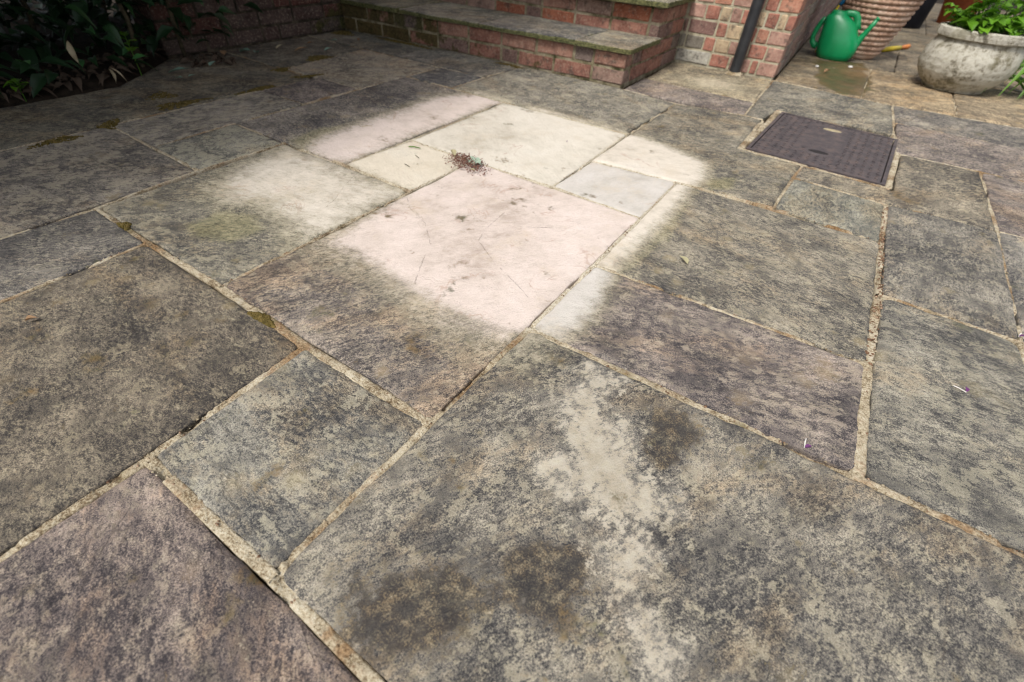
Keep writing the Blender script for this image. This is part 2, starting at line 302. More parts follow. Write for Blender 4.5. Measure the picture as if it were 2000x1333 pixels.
def mat_brick():
    T = NT('old_brick'); loc = T.vadd(T.coord(), T.vmul(T.node('ShaderNodeCombineXYZ', {0: T.rnd(), 1: T.math('FRACT', T.mul(T.rnd(), 5.1)), 2: .3}), (30., 30., 30.)))
    a = T.noise(loc, 16, 5, .65); b = T.noise(loc, 90, 5, .7); c = T.noise(loc, 420, 2, .6)
    col = T.mix(1.0, T.ocol(), T.ramp(T.addm(T.mul(a, .6), T.mul(b, .4)), [(.32, (.42, .38, .36)), (.47, (.85, .82, .8)), (.62, (1.2, 1.2, 1.15))]), 'MULTIPLY')
    col = T.mix(T.mul(T.sstep(T.noise(T.vadd(loc, (3., 1., 8.)), 20, 5, .7), .52, .66), .66), col, (.06, .05, .043))
    col = T.mix(T.mul(T.sstep(T.addm(b, T.mul(T.math('SUBTRACT', c, .5), .4)), .54, .66), .5), col, (.34, .29, .22))
    w_ = T.wpos(); mm = T.addm(T.noise(w_, 9, 5, .7), T.mul(T.math('SUBTRACT', T.oalpha(), .5), .6))
    col = T.mix(T.mul(T.sstep(mm, .55, .66), .85), col, T.ramp(b, [(.4, (.022, .026, .006)), (.6, (.075, .068, .018))]))
    return T.done(col, .9, T.bump(T.addm(T.addm(a, T.mul(b, .7)), T.mul(c, .25)), .6, .005), .2)

def simple(name, stops, scale=20, rough=.6, bump=0., bscale=120, spec=.5, world=False, detail=4):
    T = NT(name); p = T.wpos() if world else T.coord()
    n = T.noise(p, scale, detail, .65)
    col = T.ramp(n, stops)
    nm = T.bump(T.noise(p, bscale, 4, .65), bump, .004) if bump else None
    return T.done(col, rough, nm, spec)
def mat_leaf(name, c1, c2, trans=.35, rough=.45):
    T = NT(name); r = T.rnd(); n = T.noise(T.coord(), 45, 3, .6)
    col = T.mix(T.addm(T.mul(r, .65), T.mul(n, .35)), c1, c2)
    col = T.mix(1.0, col, T.ocol(), 'MULTIPLY')
    T.done(col, rough, T.bump(n, .25, .003), .35)
    tr = T.node('ShaderNodeBsdfTranslucent', {'Color': col}); mx = T.t.nodes.new('ShaderNodeMixShader'); mx.inputs[0].default_value = trans
    T.t.links.new(T.b.outputs[0], mx.inputs[1]); T.t.links.new(tr, mx.inputs[2]); T.t.links.new(mx.outputs[0], T.t.nodes['Material Output'].inputs[0])
    return T.m

FLAG = mat_flag(); MORTAR = mat_mortar(); BRICK = mat_brick()
BED = simple('bedding_sand', [(.35, (.035, .025, .015)), (.6, (.10, .07, .04))], 30, .95, .8, 200, .1, True)
SOIL = simple('dark_soil', [(.35, (.010, .008, .006)), (.6, (.035, .026, .018))], 25, .95, .9, 120, .1, True)
WALLMORTAR = simple('wall_mortar', [(.33, (.20, .17, .115)), (.47, (.38, .34, .24)), (.65, (.46, .42, .31))], 28, .95, .8, 220, .1, True)
DIRTYMORTAR = simple('mossy_wall_mortar', [(.33, (.05, .048, .022)), (.47, (.20, .17, .105)), (.66, (.37, .32, .23))], 16, .95, .8, 220, .1, True)
DARKMORTAR = simple('dark_wall_mortar', [(.33, (.018, .016, .012)), (.5, (.05, .042, .03)), (.66, (.12, .10, .07))], 14, .95, .8, 220, .1, True)  # darker mortar for the garden wall
IRON = simple('cast_iron', [(.33, (.040, .033, .035)), (.5, (.070, .057, .058)), (.66, (.105, .078, .070))], 26, .62, .35, 260, .4, True)
IRONDARK = simple('iron_recess_shade', [(.35, (.012, .011, .012)), (.6, (.03, .026, .026))], 60, .8, .3, 200, .2)  # near-black iron, the empty slot's shade painted as colour
SAND = simple('sand_fill', [(.35, (.25, .2, .11)), (.6, (.42, .36, .24))], 60, .95, .8, 260, .1)
PIPE = simple('black_plastic', [(.35, (.016, .017, .019)), (.62, (.030, .031, .034))], 14, .42, .08, 90, .5)
TUB = simple('matt_black_plastic', [(.35, (.005, .005, .008)), (.62, (.010, .010, .014))], 14, .7, .08, 90, .2)
GREEN = simple('green_plastic', [(.35, (.003, .23, .075)), (.62, (.004, .28, .095))], 8, .3, .05, 160, .5)
TERRA = simple('terracotta', [(.33, (.33, .20, .14)), (.48, (.52, .34, .245)), (.66, (.60, .45, .35))], 22, .85, .5, 160, .2)
BLUE = simple('blue_handle', [(.4, (.004, .10, .24)), (.6, (.01, .15, .32))], 12, .4)
YELLOW = simple('yellow_plastic', [(.4, (.52, .38, .01)), (.6, (.62, .47, .015))], 12, .4)
ORANGE = simple('orange_plastic', [(.4, (.45, .14, .03)), (.6, (.55, .2, .05))], 12, .5)
def mat_castpot():
    T = NT('weathered_cast_stone'); p = T.coord()
    a = T.noise(p, 9, 5, .65); b = T.noise(p, 50, 5, .72); c = T.noise(p, 260, 3, .6)
    col = T.ramp(T.addm(T.mul(a, .45), T.mul(b, .55)), [(.34, (.07, .063, .048)), (.43, (.23, .21, .16)), (.50, (.42, .40, .335)), (.66, (.52, .50, .43))])
    col = T.mix(T.mul(T.sstep(T.noise(T.vadd(p, (4., 4., 1.)), 7, 4, .6), .52, .66), .5), col, (.14, .125, .06))
    return T.done(col, .92, T.bump(T.addm(T.mul(a, .6), T.addm(b, T.mul(c, .3))), .8, .007), .15)
CAST = mat_castpot()
LEAF_BRIGHT = mat_leaf('bright_leaf', (.07, .20, .012), (.20, .40, .03), .4)
LEAF_DARK = mat_leaf('evergreen_leaf', (.008, .026, .010), (.022, .058, .016), .12, .5)
LEAF_STRAP = mat_leaf('strap_leaf', (.07, .19, .02), (.17, .33, .05), .35)
LEAF_DEAD = mat_leaf('dry_leaf', (.16, .075, .03), (.34, .22, .12), .2, .8)
LEAF_PALE = mat_leaf('pale_leaf', (.36, .33, .19), (.48, .43, .28), .3, .7)
LEAF_TEAL = mat_leaf('fallen_green_leaf', (.16, .27, .21), (.24, .36, .28), .2, .6)
PETAL = mat_leaf('purple_petal', (.09, .02, .10), (.15, .04, .16), .3, .6)
BARK = simple('bark', [(.35, (.035, .028, .018)), (.6, (.09, .075, .045))], 60, .9, .7, 150, .2)
STRAW = simple('dry_stalk', [(.35, (.25, .2, .12)), (.6, (.42, .36, .24))], 40, .85, .3, 150, .2)
MOSS = simple('moss', [(.33, (.04, .032, .010)), (.5, (.095, .072, .022)), (.66, (.16, .115, .04))], 70, .95, .6, 300, .1, True)
SEED = simple('dry_seed', [(.35, (.07, .028, .02)), (.5, (.17, .075, .055)), (.65, (.27, .16, .11))], 110, .8, .3, 200, .3, True)
CHIP = simple('white_chip', [(.35, (.5, .48, .43)), (.6, (.68, .66, .62))], 60, .8)

# ---------------------------------------------------------------- ground and patio bed
def sheet(name, x0, y0, x1, y1, z, mat):
    o = link(name, pymesh(name, [(x0, y0, z), (x1, y0, z), (x1, y1, z), (x0, y1, z)], [(0, 1, 2, 3)], mat))
    return tag(o, kind='structure')
ground = sheet('ground', -70, -70, 70, 70, -.06, SOIL)
patio = sheet('patio', -2.66, -1.3, 1.9, 9.6, -.024, BED)
patio_edge = None

CAMXY = np.array([0., 0.])
def inset_poly(pts, ins):
    n = len(pts); out = []
    for i in range(n):
        a, b, c = Vector(pts[i-1]), Vector(pts[i]), Vector(pts[(i+1) % n])
        d1 = (b-a).normalized(); d2 = (c-b).normalized()
        n1 = Vector((-d1.y, d1.x)); n2 = Vector((-d2.y, d2.x))
        i1, i2 = ins[i-1], ins[i]
        p1 = a+n1*i1; p2 = b+n2*i2
        cr = d1.x*d2.y-d1.y*d2.x
        if abs(cr) < .05: out.append(tuple(b+(n1*i1+n2*i2)/2))
        else:
            t = ((p2-p1).x*d2.y-(p2-p1).y*d2.x)/cr
            out.append(tuple(p1+d1*t))
    return out

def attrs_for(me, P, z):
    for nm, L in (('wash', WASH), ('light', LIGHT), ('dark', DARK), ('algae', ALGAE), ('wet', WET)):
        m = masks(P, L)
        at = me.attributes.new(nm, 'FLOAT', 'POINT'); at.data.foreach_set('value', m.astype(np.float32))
def crack_ledge_fields(P):
    cu = np.full(len(P), .05); cs = np.full(len(P), .05); dz = np.zeros(len(P))
    for line, stepz in CRACK_LEDGE:
        q = np.array(line)
        if P[:, 0].min() > q[:, 0].max()+.05 or P[:, 0].max() < q[:, 0].min()-.05 or P[:, 1].min() > q[:, 1].max()+.05 or P[:, 1].max() < q[:, 1].min()-.05: continue
        du = np.full(len(P), 9.); sg = np.zeros(len(P))
        for a, b in zip(line[:-1], line[1:]):
            d, s = seg_dist(P, a, b); k = d < du; du[k] = d[k]; sg[k] = np.sign(s[k])
        k = du < cu; cu[k] = du[k]; cs[k] = (du*sg)[k]
        dz += np.where(sg < 0, -stepz*np.exp(-du/.035), 0)
    return cu, cs, dz

flag_n = [0]
def flagstone(pts, ins=.0045, tint=(1, 1, 1), lich=.5, wc=(.5, .45, .38), z=0.0, th=.032, parent=None, name='flagstone', wob=.0030, res=None, relief=1.0, edge_r=None, label=None, jitter=True):
    flag_n[0] += 1; sd = flag_n[0]
    rg = np.random.default_rng(sd)
    if not isinstance(ins, (list, tuple)): ins = [ins]*len(pts)
    ins = [q*(.76 if math.hypot(*np.mean(np.array(pts), 0)) < 1.15 else .58) for q in ins]
    A = sum(pts[i][0]*pts[(i+1) % len(pts)][1]-pts[(i+1) % len(pts)][0]*pts[i][1] for i in range(len(pts)))
    if A < 0: pts = pts[::-1]; ins = list(ins[::-1]); ins = ins[1:]+ins[:1]
    Q = inset_poly(pts, ins); C = np.mean(np.array(Q), 0)
    dist = max(.55, math.hypot(*C)); res = res or min(.03, max(.005, .0062*dist))
    cr_ = edge_r or rg.uniform(.008, .02)
    if len(Q) == 4:
        q = [np.array(p) for p in Q]
        lu = (np.linalg.norm(q[1]-q[0])+np.linalg.norm(q[2]-q[3]))/2; lv = (np.linalg.norm(q[3]-q[0])+np.linalg.norm(q[2]-q[1]))/2
        def ax(L):
            n = max(3, int(L/res)); t = np.linspace(.008/L, 1-.008/L, n)
            e = np.array([0, .0012, .0032])/L
            return np.concatenate([e, t, 1-e[::-1]])
        u = ax(lu); v = ax(lv); U, V = np.meshgrid(u, v, indexing='ij'); nu, nv = U.shape
        du = np.minimum(U, 1-U)*lu; dv = np.minimum(V, 1-V)*lv
        # round the corners
        k = (du < cr_) & (dv < cr_)
        a = np.where(k, cr_-du, 0); b = np.where(k, cr_-dv, 0); h = np.hypot(a, b)+1e-9; m = np.maximum(a, b); s = np.where(k, m/h, 1)
        U2 = np.where(k, np.where(U < .5, (cr_-a*s)/lu, 1-(cr_-a*s)/lu), U); V2 = np.where(k, np.where(V < .5, (cr_-b*s)/lv, 1-(cr_-b*s)/lv), V)
        X = [(q[0][i]*(1-U2)+q[1][i]*U2)*(1-V2)+(q[3][i]*(1-U2)+q[2][i]*U2)*V2 for i in (0, 1)]
        P = np.stack([X[0].ravel(), X[1].ravel()], 1)
        ed = np.minimum(du, dv).ravel()
        # edge wobble and chips, fading inwards
        fade = np.exp(-ed/.018)
        eu = (q[1]-q[0])/lu; ev = (q[3]-q[0])/lv
        nu_ = fbm(P[:, 0]*9+sd, P[:, 1]*9, sd, 4, .62); nv_ = fbm(P[:, 0]*9+40, P[:, 1]*9+sd, sd+1, 4, .62)
        P = P+fade[:, None]*wob*2*(nu_[:, None]*eu+nv_[:, None]*ev)
        idx = np.arange(nu*nv).reshape(nu, nv)
        faces = np.stack([idx[:-1, :-1].ravel(), idx[1:, :-1].ravel(), idx[1:, 1:].ravel(), idx[:-1, 1:].ravel()], 1).tolist()
        ring = list(idx[:, 0])+list(idx[-1, 1:])+list(idx[-2::-1, -1])+list(idx[0, -2:0:-1])
    else:
        B = []; n = len(Q)
        for i in range(n):
            a, b = np.array(Q[i]), np.array(Q[(i+1) % n]); L = np.linalg.norm(b-a); m = max(2, int(L/res))
            d = (b-a)/L; nn = np.array([-d[1], d[0]])
            for j in range(m):
                p = a+(b-a)*j/m
                w_ = fbm(np.array([p[0]*9+sd]), np.array([p[1]*9]), sd, 3)[0]*wob*1.6
                B.append(p+nn*(w_+.001))
        B = np.array(B); nb = len(B)
        xs = np.arange(B[:, 0].min(), B[:, 0].max(), res); ys = np.arange(B[:, 1].min(), B[:, 1].max(), res)
        GX, GY = np.meshgrid(xs, ys); GP = np.stack([GX.ravel(), GY.ravel()], 1)
        ins_ = poly_mask(GP, [tuple(t) for t in B[::2]], res*.7) > .97
        inner = np.array([p+(np.array(C)-p)/np.linalg.norm(np.array(C)-p)*.004 for p in B]) if False else np.zeros((0, 2))
        allp = np.concatenate([B, GP[ins_]])
        r = geometry.delaunay_2d_cdt([Vector(p) for p in allp], [(i, (i+1) % nb) for i in range(nb)], [], 1, 1e-6)
        P = np.array([tuple(p) for p in r[0]]); faces = [list(t) for t in r[2]]; ring = list(range(nb))
        dm = np.full(len(P), 9.)
        for i in range(0, nb): dm = np.minimum(dm, seg_dist(P, B[i], B[(i+1) % nb])[0])
        ed = dm
    ang = rg.uniform(-.5, .5); ca, sa = math.cos(ang), math.sin(ang)
    rx = P[:, 0]*ca+P[:, 1]*sa; ry = -P[:, 0]*sa+P[:, 1]*ca
    lay = fbm(rx*5.5+sd*3.1, ry*3.0+sd, sd+2, 5, .55)
    terr = np.floor(lay*3.0)/3.0
    h = .0016*lay+.0011*terr*relief+.0007*fbm(rx*38, ry*38, sd+3, 3)+.0012*fbm(rx*1.6, ry*1.6, sd+4, 2)
    cu, cs, dz = crack_ledge_fields(P)
    er = rg.uniform(.0025, .0045); h = h*relief+dz-er*np.exp(-(ed/.0042)**1.3)-.0022*np.clip(fbm(P[:, 0]*26, P[:, 1]*26, sd+5, 3)-.15, 0, 1)*np.exp(-ed/.012)*3
    off = rg.uniform(-.0018, .0018) if jitter else 0
    Z = h+off
    nP = len(P)
    top = np.column_stack([P-C, Z])
    rp = np.array(ring)
    s1 = top[rp].copy(); s1[:, 2] = top[rp, 2]-.006; s1[:, :2] += .0015*(s1[:, :2]/np.linalg.norm(s1[:, :2], axis=1)[:, None])*fbm(P[rp, 0]*60, P[rp, 1]*60, sd, 2)[:, None]
    s2 = s1.copy(); s2[:, 2] = -th
    verts = np.concatenate([top, s1, s2]); nr = len(ring)
    for i in range(nr):
        j = (i+1) % nr
        faces.append([ring[j], ring[i], nP+i, nP+j]); faces.append([nP+j, nP+i, nP+nr+i, nP+nr+j])
    me = bpy.data.meshes.new(name); me.from_pydata(verts.tolist(), [], faces)
    if A and len(Q) != 4: pass
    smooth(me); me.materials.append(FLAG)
    PP = np.concatenate([P, P[rp], P[rp]])
    attrs_for(me, PP, z)
    for nm, arr in (('ed', np.concatenate([np.minimum(ed, .05), 0*cu[rp], 0*cu[rp]])), ('cu', np.concatenate([cu, cu[rp], cu[rp]])), ('cs', np.concatenate([cs, cs[rp], cs[rp]]))):
        me.attributes.new(nm, 'FLOAT', 'POINT').data.foreach_set('value', arr.astype(np.float32))
    o = link(name, me, None, parent or patio, (C[0], C[1], z))
    mt_ = sum(tint)/3; tint = tuple(mt_+(q-mt_)*.75 for q in tint)
    o.color = (*tint, lich); o['wc'] = [float(c) for c in wc]
    if label: o['label'] = label
    return o

K = dict(a1=(-2.147, .622), a3=(-2.150, 1.226), a6=(-2.141, 1.535), b0=(-1.845, 0.615), b1=(-1.856, .918), b2=(-1.866, 1.231), b3=(-1.868, 1.527), b4=(-1.855, 2.1), b5=(-1.86, 1.845), b6=(-1.571, 1.85), b7=(-1.573, 2.115), b8=(-1.555, 2.45), b9=(-2.433, 2.094), a5=(-2.385, 1.514),
         c1=(-1.534, 0.318), c2=(-1.565, .613), c3=(-1.559, .918), c4=(-1.267, .930), c5=(-1.250, 1.23), c6=(-1.262, 1.843), c7=(-.654, 1.849), c8=(-.642, 2.40), c9=(-.334, 2.456),
         d1=(-1.263, 0.315), d2=(-0.964, 0.321), d3=(-.967, .926), d4=(-0.961, 1.228), d5=(-0.645, 1.236), d6=(-.645, 1.508), d7=(-0.338, 1.222), d8=(-.336, 1.536), d9=(-.033, 1.557),
         e1=(-.648, .013), e2=(-0.662, 0.311), e3=(-0.346, 0.315), e4=(-0.339, 0.618), e5=(-0.337, 0.919), e6=(.272, .944), e7=(0.268, 1.534), e8=(.267, 1.832), e9=(.561, 1.852),
         f0=(-.347, .016), f2=(.278, .64), f4=(.278, 1.243), f5=(.552, 1.238), f9=(.557, 2.404), g0=(.292, 2.402), g2=(.262, 2.668), g3=(.238, 3.20), g5=(-.345, 2.71), g6=(-.36, 3.255),
         k1=(-.022, 1.85), k2=(-.012, 1.985), k3=(-.25, 2.008), k4=(-.252, 2.459), k5=(-.225, 2.672), k6=(.278, 1.975),
         q0=(-.94, 2.735), q1=(-.935, 2.445), r0=(.57, .64), r1=(.575, .01), bl=(-.04, .012),
         l0=(-2.15, -.295), l1=(-1.54, -.29), l2=(-1.25, -.285), l3=(-1.25, -.595), l4=(-.65, -.59), l5=(-.04, -.60), l6=(.575, -.60))
def k(s): return [K[t] if isinstance(t, str) else t for t in s]
GREY = (1.0, 1.0, 1.0); COOL = (.95, 1.0, 1.06); PURP = (1.10, .97, .97); WARM = (1.14, 1.04, .88); OLIVE = (1.02, 1.02, .88); DK = (.82, .81, .80)
W_PINK = (.57, .495, .450); W_BEIGE = (.56, .525, .455); W_YEL = (.555, .505, .415); W_LILAC = (.50, .475, .44); W_CREAM = (.56, .515, .445)
nr_ = .0075
flagstone(k(['f0', 'r1', 'r0', 'f2', 'e4']), [.007, .006, .007, .008, .007], (1.05, 1.02, .96), .50, label='largest flag with a pale bleached streak and black stains') if False else None
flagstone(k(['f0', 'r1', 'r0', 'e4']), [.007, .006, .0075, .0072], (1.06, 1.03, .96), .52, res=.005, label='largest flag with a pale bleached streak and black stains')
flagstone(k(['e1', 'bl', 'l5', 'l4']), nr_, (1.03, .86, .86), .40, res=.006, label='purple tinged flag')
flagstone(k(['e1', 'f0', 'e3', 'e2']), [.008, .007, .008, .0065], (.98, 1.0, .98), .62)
flagstone(k(['d1', 'l3', 'l4', 'e2']), [.006, .006, .0075, .008], (.86, .76, .63), .40, res=.006)  # tint lowered so the left side's darkness sits in the colour
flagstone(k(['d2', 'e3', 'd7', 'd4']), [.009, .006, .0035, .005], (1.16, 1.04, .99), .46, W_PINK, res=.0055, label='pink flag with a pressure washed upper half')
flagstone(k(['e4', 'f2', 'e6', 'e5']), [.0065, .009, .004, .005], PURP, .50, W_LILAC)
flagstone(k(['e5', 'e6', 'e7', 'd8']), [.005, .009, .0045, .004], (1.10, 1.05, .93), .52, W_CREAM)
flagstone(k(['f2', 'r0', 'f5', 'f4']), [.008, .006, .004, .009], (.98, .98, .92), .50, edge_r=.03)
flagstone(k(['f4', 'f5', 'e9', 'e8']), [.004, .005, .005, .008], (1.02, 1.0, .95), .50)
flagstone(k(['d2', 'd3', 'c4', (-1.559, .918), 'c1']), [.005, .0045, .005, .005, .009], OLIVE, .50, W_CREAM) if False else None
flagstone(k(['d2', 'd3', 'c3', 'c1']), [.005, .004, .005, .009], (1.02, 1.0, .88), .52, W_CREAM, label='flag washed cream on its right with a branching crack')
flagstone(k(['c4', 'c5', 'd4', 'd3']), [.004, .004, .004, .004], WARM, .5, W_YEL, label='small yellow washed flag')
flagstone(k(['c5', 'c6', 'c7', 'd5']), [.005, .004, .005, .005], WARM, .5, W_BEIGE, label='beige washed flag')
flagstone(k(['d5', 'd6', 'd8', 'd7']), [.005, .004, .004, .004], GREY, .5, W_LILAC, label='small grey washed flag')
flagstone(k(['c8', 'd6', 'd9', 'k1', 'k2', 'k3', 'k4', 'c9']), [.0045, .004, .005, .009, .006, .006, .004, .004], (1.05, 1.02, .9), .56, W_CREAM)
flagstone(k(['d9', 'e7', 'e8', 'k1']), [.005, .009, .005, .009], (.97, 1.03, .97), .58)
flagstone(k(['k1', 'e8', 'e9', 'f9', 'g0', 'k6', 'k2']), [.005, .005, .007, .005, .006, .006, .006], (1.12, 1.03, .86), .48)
flagstone(k(['e9', (.87, 1.855), (.868, 2.40), 'f9']), [.005, .006, .005, .007], PURP, .45)
flagstone(k(['c1', 'd1', 'l2', 'l1']), [.009, .006, .006, .005], (.86, .84, .84), .48)  # left-edge shade painted in through a lower tint
flagstone(k(['a1', 'l0', 'l1', 'c1', 'c2']), [.006, .006, .005, .005, .006], DK, .55) if False else None
flagstone(k(['a1', 'l0', 'l1', 'c2']), [.006, .006, .005, .006], (.98, .93, .90), .86)
flagstone(k(['a1', 'b0', 'b2', 'a3']), [.006, .005, .005, .006], (1.04, 1.0, .97), .92)
flagstone(k(['b0', 'c2', 'c3', 'b1']), [.005, .005, .005, .005], (1.03, 1.06, 1.0), .95)
flagstone(k(['a3', 'b2', 'b3', 'a6']), [.006, .005, .005, .006], PURP, .50)
flagstone(k(['b1', 'c4', 'c6', 'b5']), [.005, .005, .004, .005], (1.04, .98, .98), .44, W_PINK, label='long flag with a washed pink strip')
flagstone(k(['b5', 'b6', 'b7', 'b4']), .0045, (.95, .98, 1.04), .46)
flagstone(k(['a5', 'b3', 'b4', 'b9']), .005, (1.12, 1.07, .98), .95)
flagstone(k(['b6', 'c7', 'c8', 'q1', 'b8']), [.004, .0045, .004, .004, .004], (1.06, 1.05, .97), .75)
flagstone(k(['q0', 'q1', 'c9', 'g5']), .0045, PURP, .5)
flagstone([K['q0'], K['g5'], (-.36, 3.262), (-.955, 3.262)], [.005, .006, .003, .003], (1.5, 1.32, .95), .55, (.52, .46, .35), label='beige flag under the downpipe')
flagstone(k(['c9', 'k4', 'k5', 'g2', 'g3', 'g6', 'g5']), [.004, .005, .006, .007, .006, .006, .005], (1.12, 1.10, .98), .52)
flagstone([(.275, 2.41), (.87, 2.405), (.875, 2.86), (.262, 2.86)], [.005, .005, .004, .006], PURP, .45)
flagstone([(.262, 2.86), (.875, 2.86), (.88, 3.235), K['g3']], [.004, .005, .006, .006], (1.02, .98, .96), .45)
# left margin, tints mostly lowered to paint in this side's shade
flagstone([(-2.62, -.6), (-2.15, -.6), K['l0'], K['a1'], K['a3'], (-2.145, 1.50), (-2.385, 1.512), (-2.93, 1.51), (-2.925, 1.23), (-2.61, .86)], .005, (.84, .82, .70), .45, res=.016)
flagstone([(-2.93, 1.512), K['a5'], K['b9'], (-2.93, 2.094)], .004, (.84, .83, .72), .45)
flagstone([(-2.93, 2.096), (-2.20, 2.105), (-2.20, 2.43), (-2.93, 2.42)], .004, (.90, .90, .80), .45)
flagstone([(-2.20, 2.105), K['b7'], K['b8'], (-2.20, 2.44)], .004, (.98, .98, .94), .5)
# beyond the frame, near and right
flagstone(k(['l0', (-2.15, -.9), (-1.25, -.9), 'l2']), .006, DK, .5, res=.03)
flagstone(k(['l3', (-1.25, -1.2), (-.65, -1.2), 'l4']), .006, GREY, .5, res=.03)
flagstone(k(['l4', (-.65, -1.2), (-.04, -1.2), 'l5']), .006, GREY, .5, res=.03)
flagstone(k(['bl', 'l5', 'l6', 'r1']), .006, WARM, .5, res=.02)
flagstone(k(['r1', (1.18, .01), (1.18, .64), 'r0']), .006, GREY, .5, res=.02)
flagstone(k(['r0', (1.18, .64), (1.18, 1.245), 'f5']), .006, COOL, .5, res=.02)
flagstone(k(['f5', (1.18, 1.245), (1.18, 1.855), 'e9']), .006, GREY, .5, res=.02)
flagstone([(.87, 1.855), (1.48, 1.855), (1.48, 2.40), (.868, 2.40)], .006, GREY, .5, res=.02)
flagstone([(.875, 2.405), (1.48, 2.405), (1.48, 3.23), (.88, 3.235)], .006, GREY, .5, res=.02)
flagstone(k(['l6', (1.18, -.6), (1.18, .01), 'r1']), .006, GREY, .5, res=.03)
# the passage beside the house
TAN = (1.9, 1.5, .96)
for q, tn in (([(-.36, 3.262), (.09, 3.215), (.088, 4.08), (-.385, 4.10)], (1.5, 1.28, .92)), ([(.09, 3.215), (.514, 3.23), (.518, 4.10), (.088, 4.08)], TAN), ([(.514, 3.23), (1.10, 3.26), (1.10, 4.12), (.518, 4.10)], (1.8, 1.45, .97)),
              ([(-.39, 4.10), (.215, 4.10), (.22, 4.95), (-.41, 4.95)], (1.15, .98, .74)), ([(.215, 4.10), (.80, 4.12), (.80, 4.95), (.22, 4.95)], (1.2, 1.02, .76)), ([(.80, 4.12), (1.4, 4.12), (1.4, 4.95), (.80, 4.95)], (1.3, 1.08, .78)),
              ([(-.41, 4.95), (.5, 4.95), (.5, 6.1), (-.44, 6.1)], (1.0, .88, .66)), ([(.5, 4.95), (1.4, 4.95), (1.4, 6.1), (.5, 6.1)], (1.0, .88, .66)), ([(-.44, 6.1), (.4, 6.1), (.4, 7.6), (-.49, 7.6)], (.95, .82, .62)), ([(.4, 6.1), (1.4, 6.1), (1.4, 7.6), (.4, 7.6)], (.95, .82, .62)), ([(-.49, 7.6), (1.4, 7.6), (1.4, 9.4), (-.54, 9.4)], (.95, .82, .62))):
    flagstone(q, .006, tn, .42, relief=.7)

# ---------------------------------------------------------------- mortar joints
jn = [0]; JL = []
def joint(p0, p1, hw, deep=0.0, gap=0.25):
    jn[0] += 1; sd = 300+jn[0]; hw *= .95; hw *= 1.0 if np.linalg.norm(np.add(K[p0] if isinstance(p0, str) else p0, K[p1] if isinstance(p1, str) else p1))/2 < 1.15 else .74
    a = np.array(K[p0] if isinstance(p0, str) else p0); b = np.array(K[p1] if isinstance(p1, str) else p1)
    L = np.linalg.norm(b-a); d = (b-a)/L; n = np.array([-d[1], d[0]]); mid = (a+b)/2; JL.append((tuple(a), tuple(b), hw))
    dist = max(.6, np.linalg.norm(mid)); step = min(.02, .0055*dist); m = max(4, int(L/step)); s = np.linspace(-.002, L+.002, m)
    T = np.array([-1, -.86, -.55, -.18, .18, .55, .86, 1.])
    wl = 1.12-gap*np.clip(fbm(s*14, s*0+sd, sd, 5, .65)*2.4-.1, 0, 2); wr = 1.12-gap*np.clip(fbm(s*14, s*0+sd+9, sd+1, 5, .65)*2.4-.1, 0, 2)
    hole = np.clip((fbm(s*9, s*0+3, sd+2, 5, .6)-.30+deep)*9, 0, 1)*.011
    v = []
    for j, t in enumerate(T):
        off = hw*t*np.where(t < 0, wl, wr)
        base = (-.0036 if hw > .0055 else -.0022)-.0016*abs(t)**3
        zz = base+.0040*fbm(s*60, s*0+t*2.6+sd, sd+3, 4, .7)+.0018*fbm(s*9, s*0+sd, sd+4, 2)-hole*(1-.35*t*t)
        if abs(t) == 1: zz = zz*0-.021
        P = a[None]+d[None]*s[:, None]+n[None]*off[:, None]-mid[None]
        v.append(np.column_stack([P, zz]))
    v = np.stack(v, 1); nT = len(T); idx = np.arange(m*nT).reshape(m, nT)
    f = np.stack([idx[:-1, :-1].ravel(), idx[1:, :-1].ravel(), idx[1:, 1:].ravel(), idx[:-1, 1:].ravel()], 1)
    me = bpy.data.meshes.new('mortar_joint'); me.from_pydata(v.reshape(-1, 3).tolist(), [], f.tolist()); me.materials.append(MORTAR); smooth(me)
    vv = v.reshape(-1, 3); me.attributes.new('wash', 'FLOAT', 'POINT').data.foreach_set('value', masks(vv[:, :2]+mid[None], WASH).astype(np.float32))
    link('mortar_joint', me, None, patio, (mid[0], mid[1], 0))
